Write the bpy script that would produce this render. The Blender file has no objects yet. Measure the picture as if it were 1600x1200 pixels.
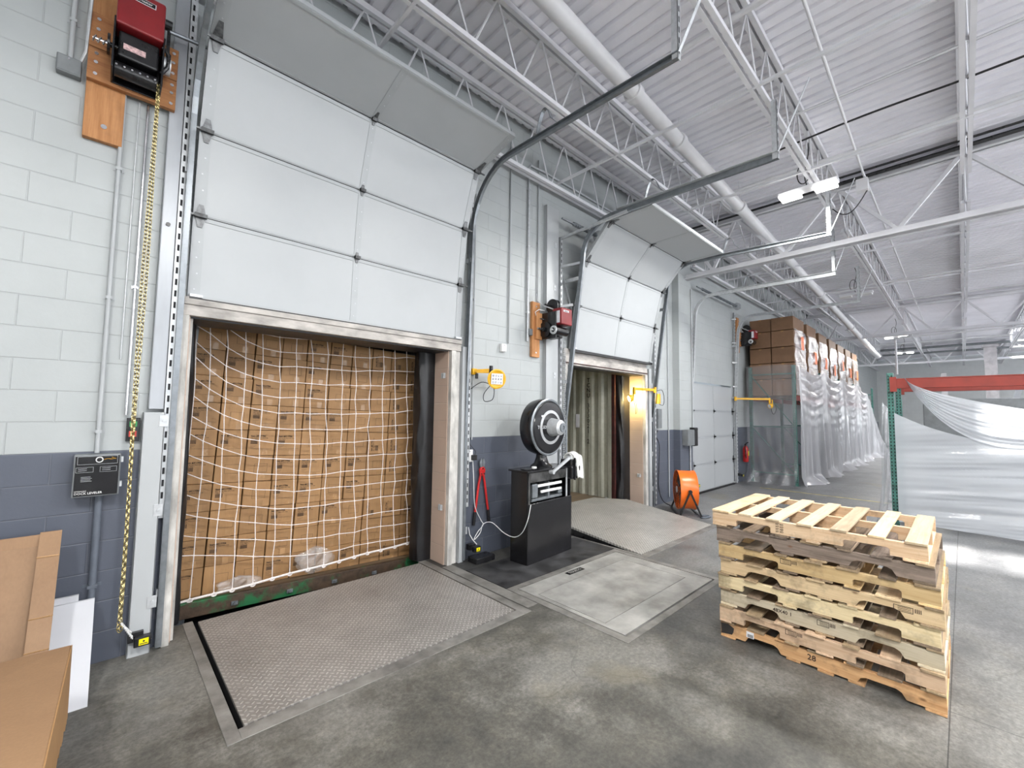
import bpy, bmesh, math, random
from mathutils import Vector, Matrix
R = random.Random(7)
PI = math.pi
C = bpy.context.scene.collection
scene = bpy.context.scene

# ------------------------------------------------------------------ camera, world, sun, exposure
cam = bpy.data.cameras.new('camera'); co = bpy.data.objects.new('camera', cam); C.objects.link(co)
cam.sensor_width = 36; cam.lens = 15.08; cam.clip_start = 0.05; cam.clip_end = 200
rot = Matrix(((0.7237, -0.0558, -0.6879), (-0.6899, -0.0392, -0.7228), (0.0134, 0.9977, -0.0669)))
for i in range(1):
    x = Vector((rot[0][0], rot[1][0], rot[2][0])).normalized()
    z = Vector((rot[0][2], rot[1][2], rot[2][2])); z = (z - x * z.dot(x)).normalized(); y = z.cross(x)
co.matrix_world = Matrix(((x.x, y.x, z.x, 0), (x.y, y.y, z.y, 0), (x.z, y.z, z.z, 1.67), (0, 0, 0, 1)))
scene.camera = co
w = bpy.data.worlds.new('world'); scene.world = w; w.use_nodes = True
bg = w.node_tree.nodes['Background']; bg.inputs[0].default_value = (0.80, 0.89, 1.0, 1); bg.inputs[1].default_value = 2.0
scene.view_settings.view_transform = 'Standard'; scene.view_settings.look = 'None'
scene.view_settings.gamma = 1; scene.view_settings.use_curve_mapping = False
scene.view_settings.exposure = 0.02
sun = bpy.data.lights.new('sun', 'SUN'); sun.energy = 32; sun.angle = 0.04; sun.color = (1, 0.97, 0.93)
so = bpy.data.objects.new('sun', sun); C.objects.link(so)
so.rotation_euler = Vector((0.783, 0.0, -0.622)).to_track_quat('-Z', 'Y').to_euler(); so.location = (-8, 0, 14)
def area(name, loc, sx, sy, energy, col=(1, 1, 1), direction=(0, 0, -1)):
    l = bpy.data.lights.new(name, 'AREA'); l.shape = 'RECTANGLE'; l.size = sx; l.size_y = sy; l.energy = energy; l.color = col
    o = bpy.data.objects.new(name, l); C.objects.link(o); o.location = loc
    o.rotation_euler = Vector(direction).to_track_quat('-Z', 'Y').to_euler(); return o
# added uplights by the unseen wall to brighten the ceiling, and added out-of-frame lamps
area('window_daylight', (6, -8.85, 2.6), 15, 2.2, 1250, (0.93, 0.96, 1.0), (0, .4, 1))
area('window_daylight', (25, -8.85, 2.6), 17, 2.2, 1350, (0.93, 0.96, 1.0), (0, .4, 1))
LAMPS_ADDED = [(-1.6, -0.6), (0.9, -1.3), (4.2, -1.7), (8.6, -2.9), (14, -4.2), (22, -4.5), (30, -4.5)]  # unseen lamps added to brighten the floor and hall
LAMPS_IN = [(6.72, 1.33, 4.68, 1), (13.6, 1.75, 4.72, 0), (21.7, 1.65, 4.7, 1), (27.2, 1.8, 4.7, 1)]

# ------------------------------------------------------------------ helpers
ABS = {}
def tag(o, label=None, cat=None, group=None, kind=None):
    if label: o['label'] = label
    if cat: o['category'] = cat
    if group: o['group'] = group
    if kind: o['kind'] = kind
    return o
def thing(name, label, cat, loc=(0, 0, 0), group=None, kind=None, rot=None, local=False):
    o = bpy.data.objects.new(name, None); C.objects.link(o); o.location = loc; o.empty_display_size = 0.1
    if rot: o.rotation_euler = rot
    ABS[o.name] = Vector((0, 0, 0)) if (local or rot) else Vector(loc)
    return tag(o, label, cat, group, kind)
class MB:
    def __init__(s): s.v = []; s.f = []; s.m = []
    def add(s, vs, fs, mi=0):
        n = len(s.v); s.v += [tuple(v) for v in vs]; s.f += [tuple(i + n for i in f) for f in fs]; s.m += [mi] * len(fs); return s
    def box(s, x0, x1, y0, y1, z0, z1, mi=0):
        v = [(x0, y0, z0), (x1, y0, z0), (x1, y1, z0), (x0, y1, z0), (x0, y0, z1), (x1, y0, z1), (x1, y1, z1), (x0, y1, z1)]
        return s.add(v, [(0, 3, 2, 1), (4, 5, 6, 7), (0, 1, 5, 4), (1, 2, 6, 5), (2, 3, 7, 6), (3, 0, 4, 7)], mi)
    def bar(s, p, q, w, h, up=(0, 0, 1), mi=0):
        p = Vector(p); q = Vector(q); d = (q - p).normalized(); u = Vector(up)
        if abs(d.dot(u)) > 0.98: u = Vector((1, 0, 0))
        a = d.cross(u).normalized() * w / 2; b = a.cross(d).normalized() * h / 2
        v = [p - a - b, p + a - b, p + a + b, p - a + b, q - a - b, q + a - b, q + a + b, q - a + b]
        return s.add(v, [(0, 3, 2, 1), (4, 5, 6, 7), (0, 1, 5, 4), (1, 2, 6, 5), (2, 3, 7, 6), (3, 0, 4, 7)], mi)
    def tube(s, pts, r, n=8, closed=False, mi=0, cap=True, flat=None):
        pts = [Vector(p) for p in pts]; N = len(pts); rings = []; prev = None
        rs = r if isinstance(r, (list, tuple)) else [r] * N
        for i in range(N):
            if closed: d = pts[(i + 1) % N] - pts[i - 1]
            else: d = pts[min(i + 1, N - 1)] - pts[max(i - 1, 0)]
            d.normalize()
            if prev is None:
                a = d.cross(Vector((0, 0, 1)))
                if a.length < 0.1: a = d.cross(Vector((1, 0, 0)))
            else: a = prev - d * prev.dot(d)
            a.normalize(); prev = a; b = d.cross(a)
            k = flat or 1
            rings.append([pts[i] + (a * math.cos(2 * PI * j / n) + b * k * math.sin(2 * PI * j / n)) * rs[i] for j in range(n)])
        vs = [v for ring in rings for v in ring]; fs = []
        for i in range(N if closed else N - 1):
            for j in range(n):
                k2 = (i + 1) % N
                fs.append((i * n + j, i * n + (j + 1) % n, k2 * n + (j + 1) % n, k2 * n + j))
        if cap and not closed: fs += [tuple(range(n))[::-1], tuple((N - 1) * n + j for j in range(n))]
        return s.add(vs, fs, mi)
    def cyl(s, p, q, r, n=20, r2=None, mi=0):
        return s.tube([p, q], [r, r if r2 is None else r2], n, mi=mi)
    def lathe(s, prof, c, axis, n=40, mi=0):
        # prof: (distance along axis, radius)
        c = Vector(c); ax = Vector(axis).normalized(); a = ax.cross(Vector((0, 0, 1)))
        if a.length < 0.1: a = ax.cross(Vector((1, 0, 0)))
        a.normalize(); b = ax.cross(a); vs = []; fs = []
        for (t, r) in prof:
            for j in range(n): vs.append(c + ax * t + (a * math.cos(2 * PI * j / n) + b * math.sin(2 * PI * j / n)) * r)
        for i in range(len(prof) - 1):
            for j in range(n): fs.append((i * n + j, i * n + (j + 1) % n, (i + 1) * n + (j + 1) % n, (i + 1) * n + j))
        return s.add(vs, fs, mi)
    def prism(s, poly, axis, a0, a1, mi=0):
        # poly 2d in the other two axes (order x,y,z without axis)
        def mk(p, t):
            q = list(p); q.insert(axis, t); return tuple(q)
        n = len(poly); v = [mk(p, a0) for p in poly] + [mk(p, a1) for p in poly]
        f = [tuple(range(n))[::-1], tuple(range(n, 2 * n))] + [(i, (i + 1) % n, n + (i + 1) % n, n + i) for i in range(n)]
        return s.add(v, f, mi)
    def grid(s, fn, nu, nv, mi=0):
        vs = [fn(i / nu, j / nv) for i in range(nu + 1) for j in range(nv + 1)]
        fs = [(i * (nv + 1) + j, (i + 1) * (nv + 1) + j, (i + 1) * (nv + 1) + j + 1, i * (nv + 1) + j + 1) for i in range(nu) for j in range(nv)]
        return s.add(vs, fs, mi)
    def build(s, name, mat, parent=None, smooth=False, bevel=0, label=None, cat=None, group=None, kind=None, solid=0, keep=False):
        me = bpy.data.meshes.new(name); o = bpy.data.objects.new(name, me)
        if parent is not None: off = ABS.get(parent.name, Vector((0, 0, 0))); o.parent = parent; ABS_o = off
        elif keep: off = Vector((0, 0, 0)); ABS_o = off
        else:
            xs = [v[0] for v in s.v]; ys = [v[1] for v in s.v]; zs = [v[2] for v in s.v]
            off = Vector(((min(xs) + max(xs)) / 2, (min(ys) + max(ys)) / 2, min(zs))); o.location = off; ABS_o = off
        me.from_pydata([(v[0] - off.x, v[1] - off.y, v[2] - off.z) for v in s.v], [], s.f)
        for m in (mat if isinstance(mat, (list, tuple)) else [mat]): me.materials.append(m)
        for p, mi in zip(me.polygons, s.m): p.material_index = mi
        bm = bmesh.new(); bm.from_mesh(me); bmesh.ops.recalc_face_normals(bm, faces=bm.faces); bm.to_mesh(me); bm.free()
        C.objects.link(o); ABS[o.name] = ABS_o
        if smooth:
            for p in me.polygons: p.use_smooth = True
            md = o.modifiers.new('e', 'EDGE_SPLIT'); md.split_angle = math.radians(38)
        if bevel:
            md = o.modifiers.new('b', 'BEVEL'); md.width = bevel; md.segments = 2; md.limit_method = 'ANGLE'
        if solid:
            md = o.modifiers.new('s', 'SOLIDIFY'); md.thickness = solid
        return tag(o, label, cat, group, kind)
def copy_tree(o, parent=None):
    c = o.copy(); C.objects.link(c)
    if parent is not None: c.parent = parent
    for ch in list(o.children): copy_tree(ch, c)
    return c
_tx = {}
def text_data(body, size, align='LEFT'):
    k = (body, size, align)
    if k in _tx: return _tx[k]
    cu = bpy.data.curves.new('t', 'FONT'); cu.body = body; cu.size = size; cu.align_x = align; cu.extrude = 0.0006; cu.resolution_u = 2; cu.offset = size * 0.012
    ob = bpy.data.objects.new('t', cu); C.objects.link(ob); bpy.context.view_layer.update()
    me = bpy.data.meshes.new_from_object(ob.evaluated_get(bpy.context.evaluated_depsgraph_get()))
    d = ([tuple(v.co) for v in me.vertices], [tuple(p.vertices) for p in me.polygons])
    bpy.data.objects.remove(ob); bpy.data.meshes.remove(me); _tx[k] = d; return d
def add_text(mb, body, size, origin, right, up, align='LEFT', mi=0):
    vs, fs = text_data(body, size, align); o = Vector(origin); r = Vector(right).normalized(); u = Vector(up).normalized(); n = r.cross(u)
    mb.add([o + r * v[0] + u * v[1] + n * v[2] for v in vs], fs, mi)

# ------------------------------------------------------------------ materials
class NT:
    def __init__(s, name):
        s.m = bpy.data.materials.new(name); s.m.use_nodes = True; s.t = s.m.node_tree; s.b = s.t.nodes['Principled BSDF']
    def n(s, t, **kw):
        nd = s.t.nodes.new(t)
        for k, v in kw.items(): setattr(nd, k, v)
        return nd
    def l(s, a, b): s.t.links.new(a, b)
    def pos(s): return s.n('ShaderNodeNewGeometry').outputs['Position']
    def obj(s, rnd=True):
        tc = s.n('ShaderNodeTexCoord').outputs['Object']
        if not rnd: return tc
        oi = s.n('ShaderNodeObjectInfo'); m = s.n('ShaderNodeVectorMath', operation='MULTIPLY_ADD')
        cb = s.n('ShaderNodeCombineXYZ')
        for i in range(3): s.l(oi.outputs['Random'], cb.inputs[i])
        s.l(cb.outputs[0], m.inputs[0]); m.inputs[1].default_value = (31, 17, 23); s.l(tc, m.inputs[2]); return m.outputs[0]
    def noise(s, vec, scale, detail=4, rough=0.6, stretch=None):
        if stretch:
            mp = s.n('ShaderNodeVectorMath', operation='MULTIPLY'); s.l(vec, mp.inputs[0]); mp.inputs[1].default_value = stretch; vec = mp.outputs[0]
        nz = s.n('ShaderNodeTexNoise'); nz.inputs['Scale'].default_value = scale; nz.inputs['Detail'].default_value = detail; nz.inputs['Roughness'].default_value = rough
        s.l(vec, nz.inputs['Vector']); return nz.outputs['Fac']
    def math(s, op, a, b=None, clamp=False):
        m = s.n('ShaderNodeMath', operation=op); m.use_clamp = clamp
        for i, x in enumerate((a, b)):
            if x is None: continue
            if isinstance(x, (int, float)): m.inputs[i].default_value = x
            else: s.l(x, m.inputs[i])
        return m.outputs[0]
    def ramp(s, fac, stops):
        r = s.n('ShaderNodeValToRGB'); e = r.color_ramp.elements
        while len(e) < len(stops): e.new(0.5)
        for el, (p, c) in zip(e, stops):
            el.position = p; el.color = (c if isinstance(c, (tuple, list)) else (c, c, c)) [:3] + (1,) if not isinstance(c, (int, float)) else (c, c, c, 1)
        s.l(fac, r.inputs[0]); return r.outputs[0]
    def mix(s, fac, a, b, mode='MIX'):
        m = s.n('ShaderNodeMix', data_type='RGBA', blend_type=mode)
        if isinstance(fac, (int, float)): m.inputs[0].default_value = fac
        else: s.l(fac, m.inputs[0])
        for i, x in ((6, a), (7, b)):
            if isinstance(x, (tuple, list)): m.inputs[i].default_value = tuple(x)[:3] + (1,)
            else: s.l(x, m.inputs[i])
        return m.outputs[2]
    def sep(s, v):
        x = s.n('ShaderNodeSeparateXYZ'); s.l(v, x.inputs[0]); return x.outputs
    def col(s, c):
        if isinstance(c, (tuple, list)): s.b.inputs['Base Color'].default_value = tuple(c)[:3] + (1,)
        else: s.l(c, s.b.inputs['Base Color'])
    def rough(s, r):
        if isinstance(r, (int, float)): s.b.inputs['Roughness'].default_value = r
        else: s.l(r, s.b.inputs['Roughness'])
    def bump(s, h, strength, dist=0.01):
        b = s.n('ShaderNodeBump'); b.inputs['Strength'].default_value = strength; b.inputs['Distance'].default_value = dist
        s.l(h, b.inputs['Height']); s.l(b.outputs[0], s.b.inputs['Normal'])
def mat(name, col, rough=0.5, metal=0.0, nscale=6, namt=0.12, bump=0, rnd=0.0, stretch=None):
    t = NT(name); v = t.obj(); f = t.noise(v, nscale, 5, 0.6, stretch)
    dark = tuple(c * (1 - namt * 2) for c in col); light = tuple(min(1, c * (1 + namt)) for c in col)
    c = t.ramp(f, [(0.3, dark), (0.7, light)])
    if rnd:
        oi = t.n('ShaderNodeObjectInfo'); h = t.n('ShaderNodeHueSaturation'); t.l(c, h.inputs['Color'])
        t.l(t.math('MULTIPLY_ADD', oi.outputs['Random'], 2 * rnd), h.inputs['Value'])
        h.inputs['Value'].links[0].from_node.inputs[2].default_value = 1 - rnd; c = h.outputs[0]
    t.col(c); t.b.inputs['Metallic'].default_value = metal
    t.rough(t.math('MULTIPLY_ADD', f, 0.25)); t.b.inputs['Roughness'].links[0].from_node.inputs[2].default_value = max(0.03, rough - 0.125)
    if bump: t.bump(f, bump)
    return t.m
def emis(name, col, st):
    t = NT(name); t.col((0.9, 0.9, 0.9)); t.b.inputs['Emission Color'].default_value = col + (1,); t.b.inputs['Emission Strength'].default_value = st; return t.m
BW, BH = 0.395, 0.1965
def block_mat(name, upper, lower=None, axis=0, split=1.378, bw=BW):
    t = NT(name); p = t.sep(t.pos()); cb = t.n('ShaderNodeCombineXYZ'); t.l(t.math('ADD', p[axis], .02 + BW * 10), cb.inputs[0]); t.l(p[2], cb.inputs[1])
    br = t.n('ShaderNodeTexBrick'); t.l(cb.outputs[0], br.inputs['Vector']); br.offset = 0.5
    for k, v in (('Scale', 1), ('Mortar Size', 0.005), ('Mortar Smooth', 0.6), ('Brick Width', bw), ('Row Height', BH)): br.inputs[k].default_value = v
    n1 = t.noise(t.pos(), 2.2, 6, 0.65); n2 = t.noise(t.pos(), 60, 3, 0.6)
    def tone(c): return t.ramp(n1, [(0.3, tuple(k * 0.93 for k in c)), (0.75, tuple(min(1, k * 1.03) for k in c))])
    c = tone(upper)
    if lower:
        s = t.math('GREATER_THAN', p[2], split); c = t.mix(s, tone(lower), c)
    c = t.mix(t.math('MULTIPLY', br.outputs['Fac'], 0.15), c, (0.25, 0.25, 0.27)); t.col(c); t.rough(0.42 if lower else 0.5)
    hj = t.math('GREATER_THAN', br.outputs['Fac'], 2); h = t.math('ADD', t.math('MULTIPLY', br.outputs['Fac'], -1.0), t.math('MULTIPLY', n2, 0.12)); t.bump(h, 0.55, 0.006)
    return t.m
M = {}
M['block'] = block_mat('painted_block', (0.405, 0.43, 0.435), (0.092, 0.104, 0.135))
M['block_side'] = block_mat('painted_block_side', (0.62, 0.64, 0.64), None, 1)
M['block_tan'] = block_mat('painted_block_tan', (0.56, 0.43, 0.35), None, 1, bw=40)
def floor_mat():
    t = NT('concrete_floor'); P = t.pos(); x, y, z = t.sep(P)
    n1 = t.noise(P, 0.42, 7, 0.68); n2 = t.noise(P, 2.3, 8, 0.78); n3 = t.noise(P, 38, 5, 0.8); n4 = t.noise(P, 1.1, 5, 0.7)
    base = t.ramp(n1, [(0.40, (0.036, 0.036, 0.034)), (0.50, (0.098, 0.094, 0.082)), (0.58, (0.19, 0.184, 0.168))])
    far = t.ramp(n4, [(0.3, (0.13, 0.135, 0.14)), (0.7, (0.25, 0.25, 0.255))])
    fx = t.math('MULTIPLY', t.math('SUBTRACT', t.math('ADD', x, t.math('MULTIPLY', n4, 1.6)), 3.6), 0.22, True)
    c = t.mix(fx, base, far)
    c = t.mix(0.6, c, t.ramp(n2, [(0.30, (0.38, 0.38, 0.38)), (0.50, (0.95, 0.95, 0.95)), (0.70, (1.35, 1.3, 1.2))]), 'MULTIPLY')
    c = t.mix(0.9, c, t.ramp(n3, [(0.32, (0.55, 0.55, 0.55)), (0.5, (0.95, 0.95, 0.95)), (0.68, (1.4, 1.4, 1.4))]), 'MULTIPLY')
    yel = t.ramp(t.noise(P, 0.9, 4, 0.6, (1, 1, 1)), [(0.60, (0, 0, 0)), (0.74, (0.5, 0.5, 0.5))])
    c = t.mix(yel, c, (0.22, 0.19, 0.12))
    # control joints, 4.2 m apart
    def joint(v, o, per, w):
        f = t.math('FRACT', t.math('DIVIDE', t.math('SUBTRACT', v, o), per)); return t.math('LESS_THAN', f, w / per)
    j = t.math('MAXIMUM', joint(y, 0.115, 4.6, 0.006), joint(x, 3.60, 3.9, 0.006), True)
    c = t.mix(t.math('MULTIPLY', j, 0.75), c, (0.03, 0.03, 0.03))
    cr = t.n('ShaderNodeTexVoronoi', feature='DISTANCE_TO_EDGE'); cr.inputs['Scale'].default_value = 0.33
    wv = t.n('ShaderNodeVectorMath', operation='MULTIPLY_ADD'); nn = t.n('ShaderNodeTexNoise'); nn.inputs['Scale'].default_value = 1.7; t.l(P, nn.inputs['Vector']); t.l(nn.outputs['Color'], wv.inputs[0]); wv.inputs[1].default_value = (0.5, 0.5, 0.5); t.l(P, wv.inputs[2]); t.l(wv.outputs[0], cr.inputs['Vector'])
    ck = t.math('LESS_THAN', cr.outputs['Distance'], 0.0012); c = t.mix(t.math('MULTIPLY', ck, 0.22), c, (0.04, 0.035, 0.03))
    t.col(c); r = t.ramp(n2, [(0.3, (0.36, 0.36, 0.36)), (0.7, (0.62, 0.62, 0.62))]); t.rough(r)
    t.bump(t.math('SUBTRACT', t.math('MULTIPLY', n3, 0.15), j), 0.35, 0.004); return t.m
M['floor'] = floor_mat()
def tread_mat(name, c0, c1):
    t = NT(name); P = t.pos(); x, y, z = t.sep(P); S = 0.046
    u = t.math('DIVIDE', t.math('ADD', x, y), S * 1.0); v = t.math('DIVIDE', t.math('SUBTRACT', x, y), S * 1.0)
    par = t.math('MODULO', t.math('ADD', t.math('ADD', t.math('FLOOR', u), t.math('FLOOR', v)), 2000), 2)
    fu = t.math('SUBTRACT', t.math('FRACT', u), 0.5); fv = t.math('SUBTRACT', t.math('FRACT', v), 0.5)
    a = t.math('ADD', fu, 0); b = fv
    def ell(p, q):
        return t.math('ADD', t.math('POWER', t.math('ABSOLUTE', t.math('DIVIDE', p, 0.46)), 2), t.math('POWER', t.math('ABSOLUTE', t.math('DIVIDE', q, 0.19)), 2))
    d1 = ell(a, b); d2 = ell(b, a)
    mx = t.n('ShaderNodeMix'); t.l(par, mx.inputs[0]); t.l(d1, mx.inputs[2]); t.l(d2, mx.inputs[3])
    h = t.math('SUBTRACT', 1.0, mx.outputs[0], True)
    n1 = t.noise(P, 2.2, 6, 0.7); n2 = t.noise(P, 25, 4, 0.7)
    c = t.ramp(n1, [(0.3, c0), (0.7, c1)]); c = t.mix(0.5, c, t.ramp(n2, [(0.3, (0.72, 0.70, 0.68)), (0.7, (1.1, 1.1, 1.1))]), 'MULTIPLY')
    c = t.mix(t.math('MULTIPLY', t.math('LESS_THAN', h, 0.12), 0.45), c, (0.075, 0.07, 0.065))
    rust = t.ramp(t.noise(P, 1.3, 6, 0.75, (0.6, 2.4, 1)), [(0.6, (0, 0, 0)), (0.75, (0.55, 0.55, 0.55))]); c = t.mix(rust, c, (0.16, 0.12, 0.085))
    t.col(c); t.b.inputs['Metallic'].default_value = 0.35; t.rough(0.42); t.bump(t.math('POWER', h, 0.5), 0.9, 0.004); return t.m
M['tread'] = tread_mat('tread_plate', (0.36, 0.34, 0.32), (0.58, 0.555, 0.53))
M['tread2'] = tread_mat('tread_plate_worn', (0.50, 0.49, 0.46), (0.70, 0.69, 0.65))
def wood_mat(name, c0, c1, axis=0, dirt=0.3):
    t = NT(name); v = t.obj(); st = [14, 14, 14]; st[axis] = 0.8
    g = t.noise(v, 3.0, 6, 0.7, tuple(st)); n = t.noise(v, 5, 4, 0.7)
    c = t.ramp(g, [(0.3, c0), (0.62, c1)])
    oi = t.n('ShaderNodeObjectInfo'); h = t.n('ShaderNodeHueSaturation'); t.l(c, h.inputs['Color'])
    t.l(t.math('ADD', t.math('MULTIPLY', oi.outputs['Random'], 0.5), 0.72), h.inputs['Value']); c = h.outputs[0]
    c = t.mix(t.ramp(n, [(0.52, (0, 0, 0)), (0.8, (dirt * 2, dirt * 2, dirt * 2))]), c, (0.10, 0.075, 0.05))
    vr = t.n('ShaderNodeTexVoronoi'); vr.inputs['Scale'].default_value = 3.3; mp = t.n('ShaderNodeVectorMath', operation='MULTIPLY'); t.l(v, mp.inputs[0]); s2 = [2.2, 2.2, 2.2]; s2[axis] = 1.0; mp.inputs[1].default_value = s2; t.l(mp.outputs[0], vr.inputs['Vector'])
    kn = t.ramp(vr.outputs['Distance'], [(0.03, (0.8, 0.8, 0.8)), (0.075, (0, 0, 0))]); c = t.mix(kn, c, (0.16, 0.07, 0.03))
    t.col(c); t.rough(0.7); t.bump(g, 0.25, 0.003); return t.m
WOODS = [((0.46, 0.24, 0.10), (0.66, 0.40, 0.20)), ((0.58, 0.38, 0.24), (0.74, 0.54, 0.37)), ((0.56, 0.47, 0.33), (0.72, 0.63, 0.47)),
         ((0.55, 0.43, 0.24), (0.72, 0.60, 0.38)), ((0.52, 0.37, 0.21), (0.68, 0.52, 0.32)), ((0.60, 0.40, 0.18), (0.78, 0.57, 0.30)),
         ((0.10, 0.075, 0.06), (0.27, 0.21, 0.17)), ((0.66, 0.42, 0.24), (0.84, 0.63, 0.42))]
for i, (a, b) in enumerate(WOODS):
    M['wx%d' % i] = wood_mat('pallet_wood', a, b, 0, 0.3); M['wy%d' % i] = wood_mat('pallet_wood', a, b, 1, 0.42)
M['wold'] = wood_mat('weathered_pallet_wood', (0.13, 0.095, 0.065), (0.27, 0.20, 0.14), 0, 0.4)  # old boards, extra dark to put the stack's inner shade into the colour
M['wold2'] = wood_mat('old_pallet_wood', (0.27, 0.19, 0.11), (0.42, 0.31, 0.19), 0, 0.4)  # old boards, partly darkened for the shade inside the stack
M['deckpale'] = wood_mat('pale_pallet_wood', (0.45, 0.34, 0.21), (0.60, 0.48, 0.33), 0, 0.15)
M['pine'] = wood_mat('varnished_pine', (0.36, 0.15, 0.05), (0.52, 0.25, 0.10), 2, 0.15)
M['pineh'] = wood_mat('varnished_pine', (0.27, 0.10, 0.035), (0.42, 0.19, 0.07), 0, 0.2)
M['white_wood'] = mat('worn_white_trim', (0.56, 0.545, 0.515), 0.6, 0, 9, 0.22, 0.3, stretch=(1, 1, 0.4))
M['white_wood_h'] = mat('worn_white_header', (0.50, 0.47, 0.44), 0.6, 0, 9, 0.25, 0.3, stretch=(0.4, 1, 1))
M['roof'] = mat('roof_paint', (0.86, 0.85, 0.90), 0.55, 0, 0.8, 0.06)
M['roofsteel'] = mat('roof_steel_paint', (0.74, 0.74, 0.77), 0.5, 0, 2, 0.06)
M['pipe'] = mat('white_pipe', (0.76, 0.76, 0.78), 0.4, 0, 2, 0.05)
M['door'] = mat('door_white', (0.425, 0.445, 0.46), 0.38, 0, 2.5, 0.02)
M['stile'] = mat('stile_white', (0.40, 0.42, 0.435), 0.4, 0, 6, 0.03)
M['galv'] = mat('galvanised_steel', (0.56, 0.58, 0.60), 0.4, 0.35, 20, 0.10)
M['track'] = mat('dark_galvanised_track', (0.23, 0.25, 0.27), 0.34, 0.5, 14, 0.12)
M['wornblack'] = mat('worn_black_steel', (0.09, 0.09, 0.09), 0.4, 0.3, 7, 0.45)
M['hinge'] = mat('oily_hinge_steel', (0.17, 0.175, 0.18), 0.4, 0.4, 30, 0.3)
M['greysteel'] = mat('grey_painted_steel', (0.40, 0.42, 0.45), 0.35, 0.2, 3, 0.12, stretch=(1, 1, .2))
M['shiny'] = mat('polished_steel', (0.7, 0.7, 0.72), 0.2, 0.95, 10, 0.1)
M['black'] = mat('black_paint', (0.012, 0.012, 0.014), 0.3, 0.0, 14, 0.3)
M['blackm'] = mat('black_enamel', (0.009, 0.009, 0.011), 0.22, 0.0, 5, 0.12)
M['rubber'] = mat('black_rubber', (0.009, 0.009, 0.011), 0.4, 0, 8, 0.3, 0.1)
M['mat'] = mat('worn_rubber_mat', (0.045, 0.045, 0.048), 0.55, 0, 5, 0.45, 0.4)
M['red'] = mat('dark_red_cover', (0.23, 0.012, 0.016), 0.4, 0, 4, 0.12)
M['redtool'] = mat('red_tool_grip', (0.55, 0.02, 0.02), 0.35)
M['extred'] = mat('extinguisher_red', (0.45, 0.02, 0.02), 0.3)
M['rustred'] = mat('rusty_red_post', (0.055, 0.012, 0.01), 0.6, 0, 12, 0.35)
M['orange'] = mat('orange_fan', (0.85, 0.16, 0.015), 0.3, 0, 4, 0.06)
M['beam'] = mat('orange_red_beam', (0.23, 0.026, 0.016), 0.5, 0, 5, 0.10)
M['rackg'] = mat('green_rack', (0.05, 0.16, 0.135), 0.45, 0, 10, 0.25)
M['yellow'] = mat('safety_yellow', (0.78, 0.42, 0.01), 0.4, 0, 6, 0.08)
M['yellowb'] = mat('bright_yellow_label', (0.85, 0.75, 0.0), 0.4, 0, 6, 0.03)
M['paint_y'] = mat('worn_floor_yellow', (0.45, 0.38, 0.16), 0.5, 0, 8, 0.35)
M['greybox'] = mat('grey_enclosure', (0.20, 0.215, 0.225), 0.45, 0.2, 8, 0.1)
M['greyconduit'] = mat('blue_grey_paint', (0.115, 0.133, 0.165), 0.4, 0, 8, 0.1)
M['frame'] = mat('steel_pit_frame', (0.25, 0.24, 0.225), 0.5, 0.3, 6, 0.25, 0.15)
M['scalepl'] = mat('scale_platform_steel', (0.37, 0.365, 0.345), 0.5, 0.25, 3.5, 0.22, 0.12)
M['dark'] = mat('dark_pit', (0.01, 0.01, 0.012), 0.8)
M['rope'] = mat('white_rope', (0.82, 0.76, 0.74), 0.7, 0, 60, 0.1)
M['whitep'] = mat('white_plastic', (0.8, 0.8, 0.8), 0.4, 0, 5, 0.03)
M['foam'] = mat('white_foam_board', (0.54, 0.55, 0.585), 0.6, 0, 3, 0.03)
M['brass'] = mat('brass_chain', (0.42, 0.34, 0.15), 0.3, 0.8, 40, 0.25)
M['cloth'] = mat('white_towel', (0.8, 0.8, 0.78), 0.9, 0, 90, 0.08, 0.5)
M['ink'] = mat('black_ink', (0.025, 0.022, 0.02), 0.7)
M['inkbrown'] = mat('stamp_ink', (0.045, 0.028, 0.02), 0.8)
M['white_ink'] = mat('white_ink', (0.75, 0.75, 0.75), 0.5)
M['silver_ink'] = mat('silver_paint', (0.55, 0.56, 0.57), 0.35, 0.5)
M['tape'] = mat('packing_tape', (0.40, 0.235, 0.11), 0.25)
M['orangelab'] = mat('orange_placard', (0.9, 0.16, 0.02), 0.5)
M['whitelab'] = mat('white_label', (0.75, 0.76, 0.8), 0.5)
M['pinklab'] = mat('pale_red_print_label', (0.62, 0.42, 0.42), 0.5, 0, 90, 0.3)
M['beige'] = mat('grey_column_paint', (0.42, 0.41, 0.43), 0.5)
M['glow'] = emis('lamp_glow', (1.0, 0.98, 0.93), 7)
M['glowy'] = emis('warm_lamp_glow', (1.0, 0.82, 0.35), 30)
M['glass'] = emis('daylight_window', (0.9, 0.95, 1.0), 1.6)
M['office'] = emis('lit_office_window', (0.95, 1.0, 0.7), 0.8)
def card_mat(name, c0, c1):
    t = NT(name); v = t.obj(); n = t.noise(v, 3, 4, 0.6); f = t.noise(v, 90, 2, 0.6, (1, 1, 0.15))
    c = t.ramp(n, [(0.3, c0), (0.7, c1)]); c = t.mix(0.3, c, t.ramp(f, [(0.3, (0.8, 0.8, 0.8)), (0.7, (1.1, 1.1, 1.1))]), 'MULTIPLY')
    oi = t.n('ShaderNodeObjectInfo'); h = t.n('ShaderNodeHueSaturation'); t.l(c, h.inputs['Color'])
    t.l(t.math('ADD', t.math('MULTIPLY', oi.outputs['Random'], 0.16), 0.92), h.inputs['Value'])
    t.col(h.outputs[0]); t.rough(0.62); return t.m
M['card'] = card_mat('carton_board', (0.30, 0.165, 0.068), (0.37, 0.21, 0.09))
M['cardd'] = card_mat('brown_carton_board', (0.17, 0.092, 0.048), (0.22, 0.12, 0.062))
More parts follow.
